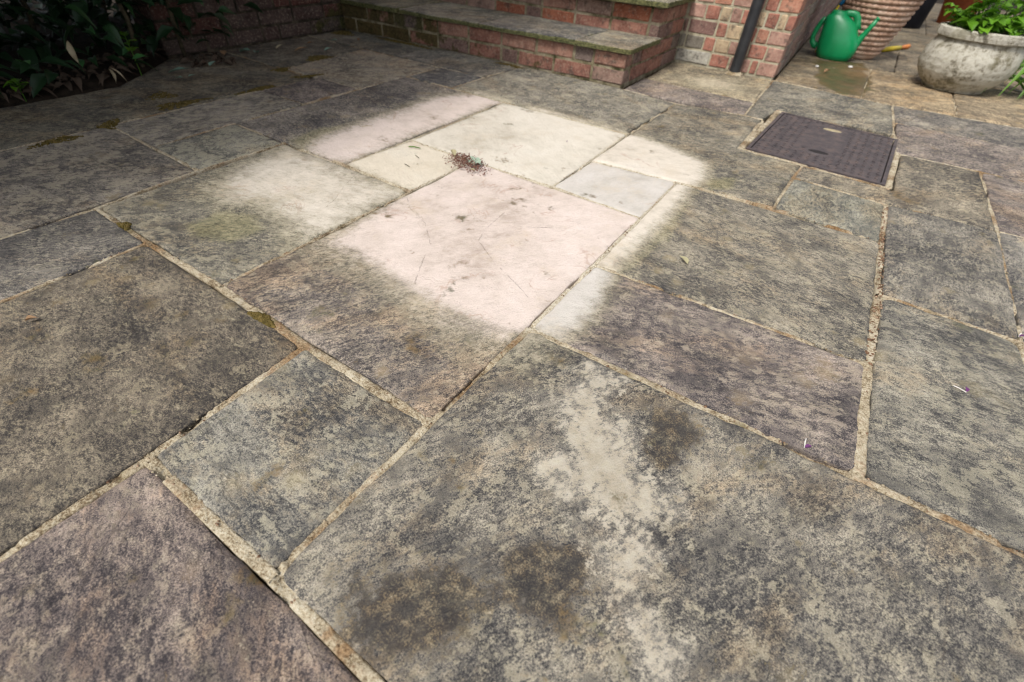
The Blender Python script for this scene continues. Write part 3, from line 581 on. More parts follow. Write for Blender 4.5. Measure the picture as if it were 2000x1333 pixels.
for t in [('l4', 'e1', .0085), ('e1', 'e2', .0085), ('e1', 'f0', .0095), ('f0', 'bl', .0085), ('bl', 'r1', .008), ('f0', 'e3', .0085), ('e3', 'e4', .008), ('e4', 'e5', .0065), ('e5', 'd7', .006), ('d7', 'd8', .005),
          ('c1', 'd1', .0095), ('d1', 'd2', .0095), ('d2', 'e2', .0105), ('e2', 'e3', .0105), ('d1', 'l2', .007), ('l2', 'l3', .007), ('c1', 'l1', .006), ('c1', 'c2', .006), ('c2', 'c3', .006), ('d2', 'd3', .006), ('d3', 'd4', .005),
          ('c3', 'c4', .0055), ('c4', 'd3', .005), ('c4', 'c5', .005), ('c5', 'd4', .005), ('d4', 'd5', .0055), ('d5', 'd7', .005), ('c5', 'c6', .005), ('c6', 'c7', .0055), ('c7', 'd6', .0055), ('d6', 'd5', .0055), ('c7', 'c8', .006),
          ('d6', 'd8', .0045), ('d8', 'd9', .006), ('d9', 'e7', .006), ('e4', 'f2', .009), ('f2', 'r0', .009), ('r0', (1.18, .64), .008), ('f2', 'e6', .0105), ('e6', 'f4', .0105), ('f4', 'e7', .0105), ('e7', 'e8', .0105), ('e5', 'e6', .005), ('f4', 'f5', .005),
          ('f5', (1.18, 1.245), .006), ('r0', 'f5', .007), ('f5', 'e9', .006), ('d9', 'k1', .0105), ('k1', 'k2', .0105), ('k1', 'e8', .006), ('e8', 'e9', .006), ('e9', (1.18, 1.855), .006), ('e9', 'f9', .0085), ('g0', 'f9', .006), ('f9', (.87, 2.402), .006),
          ('a1', 'b0', .0065), ('b0', 'c2', .0065), ('a1', 'l0', .006), ('a1', 'a3', .007), ('a3', 'a6', .006), ('b0', 'b1', .006), ('b1', 'b2', .006), ('b2', 'b3', .006), ('a3', 'b2', .006), ('b1', 'c3', .006), ('b3', 'b4', .006), ('a5', 'a6', .006), ('a6', 'b3', .006), ('a5', 'b9', .005), ('b9', 'b4', .0055), ('b4', 'b7', .0055), ('b5', 'b6', .005), ('b6', 'b7', .0055), ('b7', 'b8', .0055), ('b6', 'c6', .005), ('b4', 'b5', .005),
          ('c8', 'c9', .0055), ('c9', 'g5', .0065), ('g5', 'g6', .0075), ('q0', 'g5', .005), ('q1', 'c8', .005), ('c9', 'k4', .006), ('k4', 'k3', .011), ('g2', 'g3', .0095), ('g2', 'g0', .012), ('g3', (.9, 3.24), .006), ('g3', 'g6', .006), ((.262, 2.86), (.875, 2.86), .0045),
          ((.514, 3.235), (.518, 4.10), .007), ((.09, 3.22), (.088, 4.08), .004), ((-.385, 4.10), (1.1, 4.12), .007), ('l3', 'l4', .007), ('l0', 'l2', .007), ('r1', 'r0', .007), ((-2.93, 1.512), 'a5', .0025), ((-2.93, 2.095), 'b9', .003)]:
    joint(*t, deep=.22 if t[0] in ('e6', 'f4', 'e7', 'd9') else (.12 if K[t[0]][0] < -1.4 else 0.0) if isinstance(t[0], str) else (.5 if t[0][1] > 3.1 else 0), gap=.20)

def grit_in_joints():
    rg_ = random.Random(99); mb = {0: MB(), 1: MB()}
    for a, b, hw in JL:
        a = Vector(a); b = Vector(b); L = (b-a).length
        if ((a+b)/2).length > 1.9: continue
        wide = abs(a.x-.27) < .03 and abs(b.x-.27) < .03 and a.y > .85
        for i in range(int(L*(260 if wide else 85))):
            t = rg_.random(); w_ = rg_.uniform(-.9, .9)*hw; d = (b-a)/L; p = a+(b-a)*t+Vector((-d.y, d.x))*w_
            s_ = rg_.uniform(.0012, .0032)*(1.35 if wide else 1); z = -.0035+s_*.2
            vs = []
            for q in ((1, 0, 0), (0, 1, 0), (-1, 0, 0), (0, -1, 0), (0, 0, .8), (0, 0, -.8)): vs.append((p.x+q[0]*s_*rg_.uniform(.6, 1.3), p.y+q[1]*s_*rg_.uniform(.6, 1.3), z+q[2]*s_))
            mb[1 if (wide and rg_.random() < .75) or rg_.random() < .25 else 0].add(vs, [(0, 1, 4), (1, 2, 4), (2, 3, 4), (3, 0, 4), (1, 0, 5), (2, 1, 5), (3, 2, 5), (0, 3, 5)])
    for k_, mt in ((0, MORTAR), (1, GRITB)):
        o = mb[k_].build('joint_grit', mt, patio); o['kind'] = 'stuff'
GRITB = simple('brown_grit', [(.34, (.05, .03, .02)), (.48, (.15, .085, .05)), (.58, (.26, .17, .11)), (.68, (.40, .33, .25))], 160, .9, .3, 300, .2, True)
# ---------------------------------------------------------------- manhole cover
mh = empty('manhole_cover', (.027, 2.315, 0))
tag(mh, 'brown cast iron inspection cover with raised tread pattern set in the paving', 'manhole cover')
MC = [np.array(p) for p in ((-.226, 2.026), (.255, 2.000), (.279, 2.594), (-.203, 2.644))]
mc0 = np.array([.027, 2.315])
def mq(u, v): return (MC[0]*(1-u)+MC[1]*u)*(1-v)+(MC[3]*(1-u)+MC[2]*u)*v-mc0
def quadbox(mb, u0, v0, u1, v1, z0, z1):
    c = [mq(u0, v0), mq(u1, v0), mq(u1, v1), mq(u0, v1)]
    mb.add([(*p, z0) for p in c]+[(*p, z1) for p in c], [(4, 5, 6, 7), (0, 1, 5, 4), (1, 2, 6, 5), (2, 3, 7, 6), (3, 0, 4, 7)])
m = MB(); quadbox(m, 0, 0, 1, .022, -.02, -.0005); quadbox(m, 0, .978, 1, 1, -.02, -.0005); quadbox(m, 0, .022, .026, .978, -.02, -.0008); quadbox(m, .974, .022, 1, .978, -.02, -.0008)
fr = m.build('frame', IRON, mh)
m = MB(); quadbox(m, .034, .03, .966, .97, -.02, -.002); lid = m.build('lid', IRON, mh)
m = MB()
nu_, nv_ = 17, 21
for i in range(nu_):
    for j in range(nv_):
        u = .065+.87*i/(nu_-1); v = .06+.88*j/(nv_-1)
        if abs(u-.49) < .16 and .2 < v < .9: continue
        c = mq(u, v); a = PI/4 if (i+j) % 2 else -PI/4; a += .05
        dx, dy = math.cos(a)*.0095, math.sin(a)*.0095; nx, ny = -math.sin(a)*.003, math.cos(a)*.003
        b = [(c[0]-dx, c[1]-dy), (c[0]+nx, c[1]+ny), (c[0]+dx, c[1]+dy), (c[0]-nx, c[1]-ny)]
        t = [(c[0]-dx*.6, c[1]-dy*.6), (c[0]+nx*.5, c[1]+ny*.5), (c[0]+dx*.6, c[1]+dy*.6), (c[0]-nx*.5, c[1]-ny*.5)]
        m.add([(*p, -.0025) for p in b]+[(*p, .0014) for p in t], [(7, 6, 5, 4), (1, 0, 4, 5), (2, 1, 5, 6), (3, 2, 6, 7), (0, 3, 7, 4)])
tp = m.build('tread_pattern', IRON, lid); tp['kind'] = 'stuff'
m = MB(); quadbox(m, .36, .30, .62, .76, -.004, -.0007); m.build('centre_plate', IRON, lid)
for v, mt, nm in ((.27, IRONDARK, 'empty lifting slot'), (.82, SAND, 'lifting slot filled with sand')):
    c = mq(.49, v); mb = MB()
    mb.lathe([(.0, .0004), (.019, .0006), (.021, .0016), (.027, .0022), (.030, .0014), (.031, -.004)], 20, (0, 0, 0))
    o = mb.build('lifting_slot', IRON, lid, True, (c[0], c[1], 0)); o.scale = (1.9, .95, 1)
    mb = MB(); mb.lathe([(.0, .0007), (.018, .0008), (.021, .0004)], 18); q = mb.build('slot_recess', mt, o, True, (0, 0, .0003)); q['label'] = nm
joint((-.243, 2.010), (-.220, 2.662), .0175, 0.0, .3); joint((-.214, 2.655), (.285, 2.603), .011, 0, .5); joint((.2895, 2.60), (.268, 1.985), .0145, 0.0, .3); joint((-.24, 2.012), (.27, 1.985), .006, 0, .2)
grit_in_joints()

# ---------------------------------------------------------------- bricks
_bc = {}
def brick_mesh(l, h, d, var):
    key = (round(l, 2), round(h, 3), round(d, 2), var)
    if key in _bc: return _bc[key]
    rg = random.Random(hash(key) % 9999); bm = bmesh.new(); bmesh.ops.create_cube(bm, size=1)
    bmesh.ops.scale(bm, vec=(l, d, h), verts=bm.verts)
    bmesh.ops.bevel(bm, geom=list(bm.edges), offset=.0045, segments=1, affect='EDGES')
    for v in bm.verts: v.co += Vector((rg.uniform(-1, 1)*.0022, rg.uniform(-1, 1)*.0015, rg.uniform(-1, 1)*.0022))
    me = bm_mesh('brick', bm, BRICK); _bc[key] = me; return me
def brick(parent, p, ang, l, h, d, col, moss, rg, proud=0.0):
    o = link('brick', brick_mesh(l, h, d, rg.randrange(3)), None, parent, p)
    o.rotation_euler = (rg.uniform(-.008, .008), rg.uniform(-.008, .008), ang+rg.uniform(-.006, .006)); g_ = sum(col)/3; o.color = (*[g_+(q-g_)*.80 for q in col], moss)
    return o
OLD = [(.30, .125, .085), (.33, .16, .11), (.21, .12, .10), (.17, .12, .105), (.38, .165, .09), (.28, .17, .13), (.33, .20, .155)]
def run(parent, p0, p1, courses, rg, pal, d=.1, z0=.004, ch=.075, mossfn=None, start=None, end_pad=0.0, bh=.064):
    p0 = Vector(p0); p1 = Vector(p1); u = (p1-p0); L = u.length; u.normalize(); nrm = Vector((u.y, -u.x)); ang = math.atan2(u.y, u.x)
    for c in range(courses):
        s = 0.0; first = True
        while s < L-.03:
            if first and c % 2 == (start or 0): l = .102
            else: l = .215 if rg.random() < .86 else .102
            first = False
            l = min(l, L-s)
            if L-s-l < .05: l = L-s
            q = p0+u*(s+l/2)-nrm*(d/2-rg.uniform(-.0015, .0015))
            z = z0+c*ch+bh/2
            mo = mossfn(q.x, q.y, z) if mossfn else .1
            brick(parent, (q.x, q.y, z), ang, l-.002, bh, d, rg.choice(pal), mo, rg)
            s += l+.010
rg = random.Random(11)
# -- the two steps
steps = empty('brick_steps', (-1.9, 2.6, 0))
tag(steps, 'two low mossy red brick steps with thin grey stone treads', 'steps')
SB = Matrix.Translation((-1.9, 2.6, 0)).inverted()
def sp(x, y): return (x+1.9, y-2.6)
FX0, FY0, FX1, FY1 = -2.93, 2.385, -.962, 2.475
def stepmoss(x, y, z):
    x -= 1.9
    return .36+max(0, min(.52, (-1.75-x)*.55))+(.12 if z < .06 and x < -1.3 else 0)
run(steps, sp(FX0, FY0), sp(FX1, FY1), 2, rg, OLD, mossfn=stepmoss, start=0)
run(steps, sp(-.9615, 2.972), sp(-.955, 3.262), 2, rg, OLD[:4], z0=.154, mossfn=lambda x, y, z: .34, start=0)
run(steps, sp(-.962, 2.578), sp(-.955, 3.262), 2, rg, OLD[:4]+[(.16, .12, .10)], mossfn=lambda x, y, z: .38, start=1)
run(steps, sp(-2.93, 2.83), sp(-.962, 2.868), 2, rg, OLD+[(.33, .10, .045), (.33, .1, .045)], z0=.154, mossfn=lambda x, y, z: .26-(.05 if x > .6 else -.1), start=1)
m = MB()
def wallbox(m, x0, y0a, y0b, x1, y1, z0, z1):   # front edge may slant: y0a at x0, y0b at x1
    m.add([(x0, y0a, z0), (x1, y0b, z0), (x1, y1, z0), (x0, y1, z0), (x0, y0a, z1), (x1, y0b, z1), (x1, y1, z1), (x0, y1, z1)],
          [(3, 2, 1, 0), (4, 5, 6, 7), (0, 1, 5, 4), (1, 2, 6, 5), (2, 3, 7, 6), (3, 0, 4, 7)])
wallbox(m, -2.93+1.9, FY0-2.6+.004, FY1-2.6+.004, -.967+1.9, .66, -.02, .143)
wallbox(m, -2.93+1.9, .234, .272, -.967+1.9, .66, .144, .302)
m.build('mortar', DIRTYMORTAR, steps)
def tread(x0, x1, ya, yb, y1, z, tint, lich):
    o = flagstone([(x0, ya), (x1, yb), (x1, y1), (x0, y1)], .0025, tint, lich, z=z, th=.026, parent=steps, name='tread_slab', wob=.008, res=.014, relief=1.3, edge_r=.012)
    o.location = (o.location[0]+1.9, o.location[1]-2.6, z); o['em'] = 1.0; return o
def fy(x): return FY0+(FY1-FY0)*(x-FX0)/(FX1-FX0)-.018
for x0, x1, tn, li in ((-2.93, -2.44, (.9, .92, .72), .45), (-2.44, -1.845, (1.1, 1.1, .95), .5), (-1.845, -1.24, (1.0, 1.02, 1.0), .5), (-1.24, -.938, (1.15, 1.12, .98), .55)):
    tread(x0, x1, fy(x0), fy(x1)-(.0 if x1 > -1 else 0), 2.86, .1715, tn, li)
for x0, x1, tn in ((-2.93, -2.2, (1.1, 1.1, .9)), (-2.2, -1.52, (1.3, 1.25, 1.05)), (-1.52, -.925, (1.5, 1.45, 1.15))):
    tread(x0, x1, 2.80, 2.815, 3.262, .330, tn, .6)
# -- garden wall on the left
gw = empty('garden_wall', (-2.94, 1.9, 0)); tag(gw, 'old dark red brick garden wall with moss at its foot beside the steps', 'wall')
DKB = [(.10, .036, .027), (.075, .045, .038), (.10, .042, .032), (.06, .048, .04), (.09, .06, .05)]
run(gw, (0, -.66), (0, .93), 9, rg, DKB, mossfn=lambda x, y, z: .24+(.35 if y > .30 and z < .16 else 0), start=1)
run(gw, (-.215, -.66), (-.105, -.66), 9, rg, DKB, mossfn=lambda x, y, z: .25)
m = MB(); m.box((-.211, -.655, -.02), (-.005, .93, .68)); m.build('mortar', DARKMORTAR, gw)
m = MB()
for i in range(7): m.box((-.225, -.66+i*.229, .681), (.012, -.66+i*.229+.222, .74))
m.build('coping', BRICK, gw).color = (.09, .05, .04, .45)
# -- house corner
hw = empty('house_wall', (-.665, 3.27, 0)); tag(hw, 'patched orange and yellow brick house wall corner behind the downpipe', 'house wall')
RED = (.385, .145, .095); ORG = (.47, .20, .12); PNK = (.43, .235, .175); YEL = (.52, .385, .225); DUL = (.27, .16, .125); GRY = (.21, .19, .15); BRN = (.22, .115, .095); LGT = (.40, .39, .33)
rows = [  # from the corner leftwards: (length, colour)
    [(.100, PNK), (.034, RED), (.052, PNK), (.05, DUL), (.105, RED), (.228, LGT)],
    [(.083, PNK), (.088, RED), (.10, PNK), (.075, YEL), (.058, RED), (.10, GRY), (.06, GRY)],
    [(.100, PNK), (.058, ORG), (.07, RED), (.075, YEL), (.052, RED), (.155, BRN), (.06, DUL)],
    [(.040, RED), (.030, YEL), (.058, RED), (.062, YEL), (.05, RED), (.05, PNK), (.048, YEL), (.075, RED), (.09, PNK), (.05, DUL)],
    [(.105, ORG), (.060, RED), (.05, PNK), (.105, PNK), (.09, ORG), (.09, PNK), (.06, RED)],
    [(.08, RED), (.10, ORG), (.05, YEL), (.105, PNK), (.10, RED), (.12, PNK)],
    [(.105, ORG), (.215, PNK), (.215, RED)], [(.215, PNK), (.215, ORG), (.13, RED)]]
rg2 = random.Random(5)
for c, r in enumerate(rows):
    x = .298
    for l, col in r:
        l2 = min(l, x+.29)
        if l2 < .02: break
        j = .9+.2*rg2.random()
        brick(hw, (x-l2/2, .05, .004+c*.075+.0325), 0, l2, .065, .1, tuple(q*j for q in col), (.34 if (x < -.05 and c < 4) else .04), rg2)
        x -= l2+.009
sx = -.054/1.9
def side_run(c0, c1, y0, y1, far):
    run(hw, (.298, .112), (.298-.03*4.6, 4.7), 8, rg2, [(.29, .165, .13), (.32, .19, .155), (.25, .15, .13), (.34, .21, .165), (.28, .22, .185)], mossfn=lambda x, y, z: .20+(.2 if z < .08 else 0), start=0)
side_run(0, 8, 0, 0, 0)
m = MB()
m.add([(-.29, .0045, -.02), (.2935, .0045, -.02), (.2935-.03*4.7, 4.75, -.02), (-.29, 4.75, -.02), (-.29, .0045, 2.3), (.2935, .0045, 2.3), (.2935-.03*4.7, 4.75, 2.3), (-.29, 4.75, 2.3)], [(3, 2, 1, 0), (4, 5, 6, 7), (0, 1, 5, 4), (1, 2, 6, 5), (2, 3, 7, 6), (3, 0, 4, 7)])
m.box((-2.26, .0045, -.02), (-.292, .3, 2.3))
m.build('mortar', WALLMORTAR, hw)
m = MB()                                               # brickwork above and behind the picture
for c in range(8, 30):
    x = .298-(.11 if c % 2 else 0)
    while x > -2.2:
        m.box((x-.215, 0.0, .004+c*.075), (x, .02, .069+c*.075)); x -= .225
    yy = .112+(.11 if c % 2 else 0)
    while yy < 4.4:
        x1 = .298-.03*yy; m.box((x1-.02, yy, .004+c*.075), (x1, yy+.215, .069+c*.075)); yy += .225
for c in range(4, 8):
    x = -.296-(.11 if c % 2 else 0)
    while x > -2.2:
        m.box((x-.215, 0.0, .034+c*.075), (x, .02, .099+c*.075)); x -= .225
up = m.build('brickwork', BRICK, hw); up['kind'] = 'stuff'; up.color = (.40, .16, .11, .05)

# ---------------------------------------------------------------- downpipe
dp = empty('downpipe', (-.578, 3.224, 0)); tag(dp, 'black round plastic downpipe running down the brick corner into the paving', 'downpipe')
m = MB(); n = 28; m.lathe([(.0305, -.02), (.0305, 2.2)], n); m.build('pipe', PIPE, dp, True)
m = MB(); m.lathe([(.031, .012), (.036, .010), (.043, .004), (.049, -.003), (.052, -.01)], 26, (0, 0, 0), lambda r, z, a, i: (r+.004*math.sin(3*a+i)+.003*math.sin(7*a), z)); m.build('mortar_collar', MORTAR, dp, True)
m = MB(); m.lathe([(.0305, 1.2), (.036, 1.202), (.036, 1.262), (.0305, 1.265)], 24); m.box((-.02, .0, 1.215), (.02, .046, 1.25)); m.build('bracket', PIPE, dp)

# ---------------------------------------------------------------- watering can
can = empty('watering_can', (-.165, 4.20, 0)); tag(can, 'green plastic watering can standing on the wet paving by the house corner', 'watering can')
secs = [(0.0, -.250, -.072, .070), (.004, -.258, -.064, .078), (.03, -.274, -.050, .086), (.065, -.286, -.043, .090), (.10, -.291, -.050, .089), (.13, -.294, -.066, .085), (.16, -.297, -.084, .078), (.185, -.300, -.100, .070), (.21, -.304, -.128, .06), (.226, -.303, -.155, .052), (.235, -.292, -.178, .046), (.242, -.284, -.190, .042), (.254, -.282, -.194, .040), (.258, -.278, -.198, .037), (.250, -.275, -.201, .034), (.225, -.272, -.204, .032)]
v = []; f = []; n = 36
for z, xa, xb, hy in secs:
    for q in range(n):
        a = 2*PI*q/n; ca, sa = math.cos(a), math.sin(a); e = .78
        v.append(((xa+xb)/2+.165+(xb-xa)/2*math.copysign(abs(ca)**e, ca), hy*math.copysign(abs(sa)**e, sa), z))
for i in range(len(secs)-1):
    for q in range(n): f.append((i*n+q, i*n+(q+1) % n, (i+1)*n+(q+1) % n, (i+1)*n+q))
f.append(tuple(range(n-1, -1, -1)))
body = link('body', pymesh('body', v, f, GREEN, True), None, can)
m = MB(); X = .165
m.tube([(-.212+X, 0, .244), (-.19+X, 0, .250), (-.16+X, 0, .251), (-.138+X, 0, .246), (-.122+X, 0, .228), (-.112+X, 0, .20), (-.100+X, 0, .170)], [.012, .012, .012, .0125, .013, .014, .018], 12, flat=1.5); m.build('top_handle', GREEN, can, True)
m = MB(); m.tube([(-.300+X, 0, .212), (-.316+X, 0, .19), (-.328+X, 0, .15), (-.332+X, 0, .11), (-.326+X, 0, .080), (-.308+X, 0, .062), (-.285+X, 0, .058)], [.012, .0115, .011, .011, .0115, .013, .016], 12, flat=1.4); m.build('back_handle', GREEN, can, True)
m = MB(); m.tube([(-.085+X, -.004, .060), (-.065+X, -.006, .098), (-.052+X, -.008, .138), (-.034+X, -.010, .185), (-.012+X, -.013, .244)], [.034, .025, .0185, .0145, .0115], 16); m.build('spout', GREEN, can, True)
m = MB(); m.tube([(-.0145+X, -.0125, .240), (-.0105+X, -.0132, .2475)], [.0135, .0135], 14); m.build('spout_rim', GREEN, can, True)

# ---------------------------------------------------------------- ribbed terracotta pot
rp = empty('ribbed_pot', (-.045, 4.435, 0)); tag(rp, 'tall pale terracotta pot with stacked rope ribs behind the green watering can', 'pot')
def rib_r(z): return .122+.115*min(1, z/.36)**.85
prof = [(.10, 0), (rib_r(0)-.006, .002), (rib_r(.02)-.004, .022)]
m = MB(); m.lathe(prof+[(rib_r(.03)-.008, .03)]+[(rib_r(z)-.012, z) for z in np.linspace(.04, .46, 12)]+[(.20, .47), (.19, .40), (.0, .38)], 40); m.build('pot_wall', TERRA, rp, True)
for i in range(15):
    z = .043+i*.0285; R = rib_r(z); m = MB(); nn = 80
    def fnr(r, zz, a, ii, R=R, z=z, i=i):
        tw = .0026*math.sin(a*40+i*1.3)
        return r+tw, zz+.0012*math.sin(a*3+i)
    pr = [(R-.012+.012*math.cos(t), z+.0135*math.sin(t)) for t in np.linspace(-PI/2, PI/2, 8)]
    m.lathe(pr, nn*2, (0, 0, 0), fnr); m.build('rope_rib', TERRA, rp, True)
m = MB(); m.lathe([(.0, .40), (.19, .40)], 24); m.build('compost', SOIL, rp)

# ---------------------------------------------------------------- black bin behind
bn = empty('black_bin', (.215, 6.47, 0)); tag(bn, 'plain black plastic tub in the shade behind the ribbed pot', 'tub')
m = MB(); m.lathe([(.0, .0), (.125, .0), (.132, .006), (.150, .30), (.158, .46), (.168, .462), (.170, .49), (.158, .492), (.150, .46), (.12, .05), (0, .04)], 36); m.build('tub_wall', TUB, bn, True)
m = MB(); m.tube([(.165, -.04, .47), (.19, -.03, .45), (.19, .03, .45), (.165, .04, .47)], .008, 8); m.build('handle', TUB, bn, True)
tp2 = empty('small_terracotta_pot', (.62, 7.2, 0)); tag(tp2, 'orange terracotta pot in the shade at the back of the passage', 'pot')
TERRA2 = simple('orange_terracotta', [(.35, (.26, .07, .03)), (.6, (.36, .11, .05))], 18, .85, .4, 120, .2)
m = MB(); m.lathe([(0, 0), (.13, 0), (.18, .26), (.2, .262), (.205, .33), (.19, .335), (.18, .27), (.0, .26)], 32); m.build('pot_wall', TERRA2, tp2, True)
m = MB(); m.lathe([(.0, .262), (.178, .262)], 24); m.build('compost', SOIL, tp2)

# ---------------------------------------------------------------- cast stone planter
pot = empty('stone_planter', (.505, 3.885, 0)); tag(pot, 'bulbous weathered cast stone planter with a flat rim in the passage', 'planter')
pp = [(.0, 0), (.140, 0), (.148, .005), (.152, .016), (.170, .032), (.195, .058), (.214, .088), (.2235, .120), (.2245, .150), (.219, .180), (.208, .210), (.200, .230), (.197, .246)]
pz = []
for (r0, z0), (r1, z1) in zip(pp[:-1], pp[1:]):
    nseg = 4 if abs(z1-z0)+abs(r1-r0) > .022 and r1 > .1 else 1
    for q in range(nseg): pz.append((r0+(r1-r0)*q/nseg, z0+(z1-z0)*q/nseg))
pz.append(pp[-1])
def potfn(r, z, a, i):
    if r < .1: return r, z
    nz = fbm(np.array([a*5.0+math.sin(z*30)]), np.array([z*30]), 91, 4, .6)[0]
    return r+.005*nz+.001*math.sin(a*2+.5), z+.001*nz
m = MB(); m.lathe(pz, 96, (0, 0, 0), potfn); m.build('bowl', CAST, pot, True)
m = MB(); m.lathe([(.197, .2445), (.212, .2455), (.216, .249), (.2175, .266), (.216, .284), (.212, .288), (.190, .289), (.186, .286), (.183, .262), (.180, .226)], 96, (0, 0, 0), lambda r, z, a, i: (r+.0014*math.sin(a*11+i)+.001*math.sin(a*23), z+.001*math.sin(a*7+i))); m.build('rim', CAST, pot)
m = MB(); m.lathe([(.0, .242), (.12, .24), (.179, .232)], 30); m.build('compost', SOIL, pot)

# ---------------------------------------------------------------- leaves
def leaf_mesh(name, L, Wd, mat, tip=1.6, fold=.25, curl=.25, n=6, twist=0.0, seed=0):
    rg = random.Random(seed); v = []; f = []
    for i in range(n+1):
        t = i/n; wv = Wd/2*(math.sin(PI*min(1, t**(.75)))**(.8))*(1-t**6)+.0003
        if t > .6: wv *= 1-(t-.6)/.4*.25*tip/1.6
        x = L*t; z = -curl*L*t*t+.06*L*math.sin(PI*t)
        wav = .05*Wd*math.sin(t*9+seed)
        for s in (-1, -.5, 0, .5, 1):
            v.append((x, s*wv, z+abs(s)*wv*fold*1.4-(.02*Wd if s == 0 else 0)+wav*s+twist*t*s*wv))
    for i in range(n):
        for j in range(4): f.append((i*5+j, i*5+j+1, (i+1)*5+j+1, (i+1)*5+j))
    return pymesh(name, v, f, mat, True)
def place(o, p, direction, up=Vector((0, 0, 1)), roll=0.0, sc=1.0):
    d = Vector(direction).normalized(); side = up.cross(d)
    if side.length < 1e-4: side = Vector((1, 0, 0))
    side.normalize(); u = d.cross(side)
    R = Matrix((d, side, u)).transposed().to_4x4()
    M_ = Matrix.Translation(Vector(p)) @ R @ Matrix.Rotation(roll, 4, 'X') @ Matrix.Diagonal((sc, sc, sc, 1))
    o.matrix_local = M_
    return o
# plant in the stone planter
pl = empty('potted_plant', (.505, 3.885, .238)); tag(pl, 'bushy plant with bright green oval leaves growing in the stone planter', 'plant')
lm_ = [leaf_mesh('leaf', .064, .054, LEAF_BRIGHT, tip=.3, seed=i, curl=.15+.12*i, fold=.12+.08*i) for i in range(3)]
rgp = random.Random(21); m = MB()
for i in range(58):
    a = rgp.uniform(0, 2*PI); r0 = rgp.uniform(.0, .12); R = rgp.uniform(.07, .235) if i > 26 else rgp.uniform(.13, .195); h = rgp.uniform(.075, .34) if i > 26 else rgp.uniform(.052, .105)
    p0 = Vector((r0*math.cos(a), r0*math.sin(a), -.004)); p2 = Vector((R*math.cos(a), R*math.sin(a), h)); p1 = (p0+p2)/2+Vector((0, 0, .05))
    pts = [p0*(1-t)**2+p1*2*t*(1-t)+p2*t*t for t in (0, .25, .5, .75, 1)]
    m.tube(pts, [.0022, .002, .0018, .0015, .001], 5)
    for j in range(6):
        t = 1-.13*j; c = p0*(1-t)**2+p1*2*t*(1-t)+p2*t*t
        aa = a+rgp.uniform(-1.5, 1.5)+(PI/2 if j % 2 else -PI/2)*(0 if j == 0 else .9); d = Vector((math.cos(aa), math.sin(aa), rgp.uniform(-.25, .35)))
        o = link('leaf', lm_[rgp.randrange(3)], None, pl); place(o, c, d, roll=rgp.uniform(-.5, .5), sc=rgp.uniform(.65, 1.1)*(1 if j else 1.05)); g = rgp.uniform(.75, 1.15); o.color = (g, g, g, 1)
m.build('stems', LEAF_STRAP, pl)
# strap-leaved plant at the right edge
stp = empty('strap_leaf_plant', (.90, 4.02, 0)); tag(stp, 'clump of arching strap leaves on the paving right of the stone planter', 'plant')
rgs = random.Random(8)
for i in range(34):
    a = rgs.uniform(0, 2*PI); L = rgs.uniform(.16, .34); hgt = rgs.uniform(.05, .2); wd = rgs.uniform(.009, .016); v = []; f = []; nn = 9
    r0 = rgs.uniform(0, .06); b = Vector((r0*math.cos(a), r0*math.sin(a), .0)); d = Vector((math.cos(a), math.sin(a), 0)); s = Vector((-d.y, d.x, 0))
    for q in range(nn+1):
        t = q/nn; c = b+d*(L*t)+Vector((0, 0, hgt*math.sin(PI*min(1, t*.97))*1.0+.004+.01*(1-t))); wv = wd*min(1, 3*(1-t)+.05)*(.75+.5*math.sin(PI*t))
        v += [c+s*wv+Vector((0, 0, wv*.5)), c, c-s*wv+Vector((0, 0, wv*.5))]
    for q in range(nn): f += [(q*3, q*3+1, q*3+4, q*3+3), (q*3+1, q*3+2, q*3+5, q*3+4)]
    dead = rgs.random() < .06
    o = link('blade', pymesh('blade', v, f, LEAF_DEAD if dead else LEAF_STRAP, True), None, stp); g = rgs.uniform(.8, 1.15); o.color = (g, g, g, 1)
# evergreen shrub on the left
rgq = random.Random(31)
sh = empty('evergreen_shrub', (-3.05, .55, 0)); tag(sh, 'large dark evergreen shrub filling the shady bed on the left, with an added shade canopy', 'shrub')
lv = [leaf_mesh('leaf', .085, .042, LEAF_DARK, seed=10+i, curl=.15+.2*i, fold=.15+.1*i) for i in range(3)]
m = MB(); tips = []
for i in range(26):
    y0 = rgq.uniform(-1.5, .85); x0 = rgq.uniform(-.35, .36); p = Vector((x0, y0, -.03)); pts = [p.copy()]
    d = Vector((rgq.uniform(-.2, .3), rgq.uniform(-.25, .25), 1)).normalized()
    for q in range(7):
        p = p+d*rgq.uniform(.16, .26); d = (d+Vector((rgq.uniform(-.3, .32), rgq.uniform(-.3, .3), rgq.uniform(-.1, .15)))).normalized(); pts.append(p.copy())
        if q > 0:
            for _ in range(3):
                tips.append(p+Vector((rgq.uniform(-.2, .22), rgq.uniform(-.22, .22), rgq.uniform(-.12, .12))))
    m.tube(pts, [.011-.0011*q for q in range(len(pts))], 6)
m.build('stems', BARK, sh, True)
m = MB(); lows = leaf_mesh('low_leaf', .095, .048, None, n=3, curl=.25); bv_ = [Vector(v_.co) for v_ in lows.vertices]; bf = [tuple(p_.vertices) for p_ in lows.polygons]
def leaf_into(m, p, d, roll, sc):
    d = d.normalized(); side = Vector((0, 0, 1)).cross(d); side.normalize(); u = d.cross(side)
    R = Matrix((d, side, u)).transposed() @ Matrix.Rotation(roll, 3, 'X')
    m.add([tuple(p+R @ (q*sc)) for q in bv_], bf)
cnt = 0
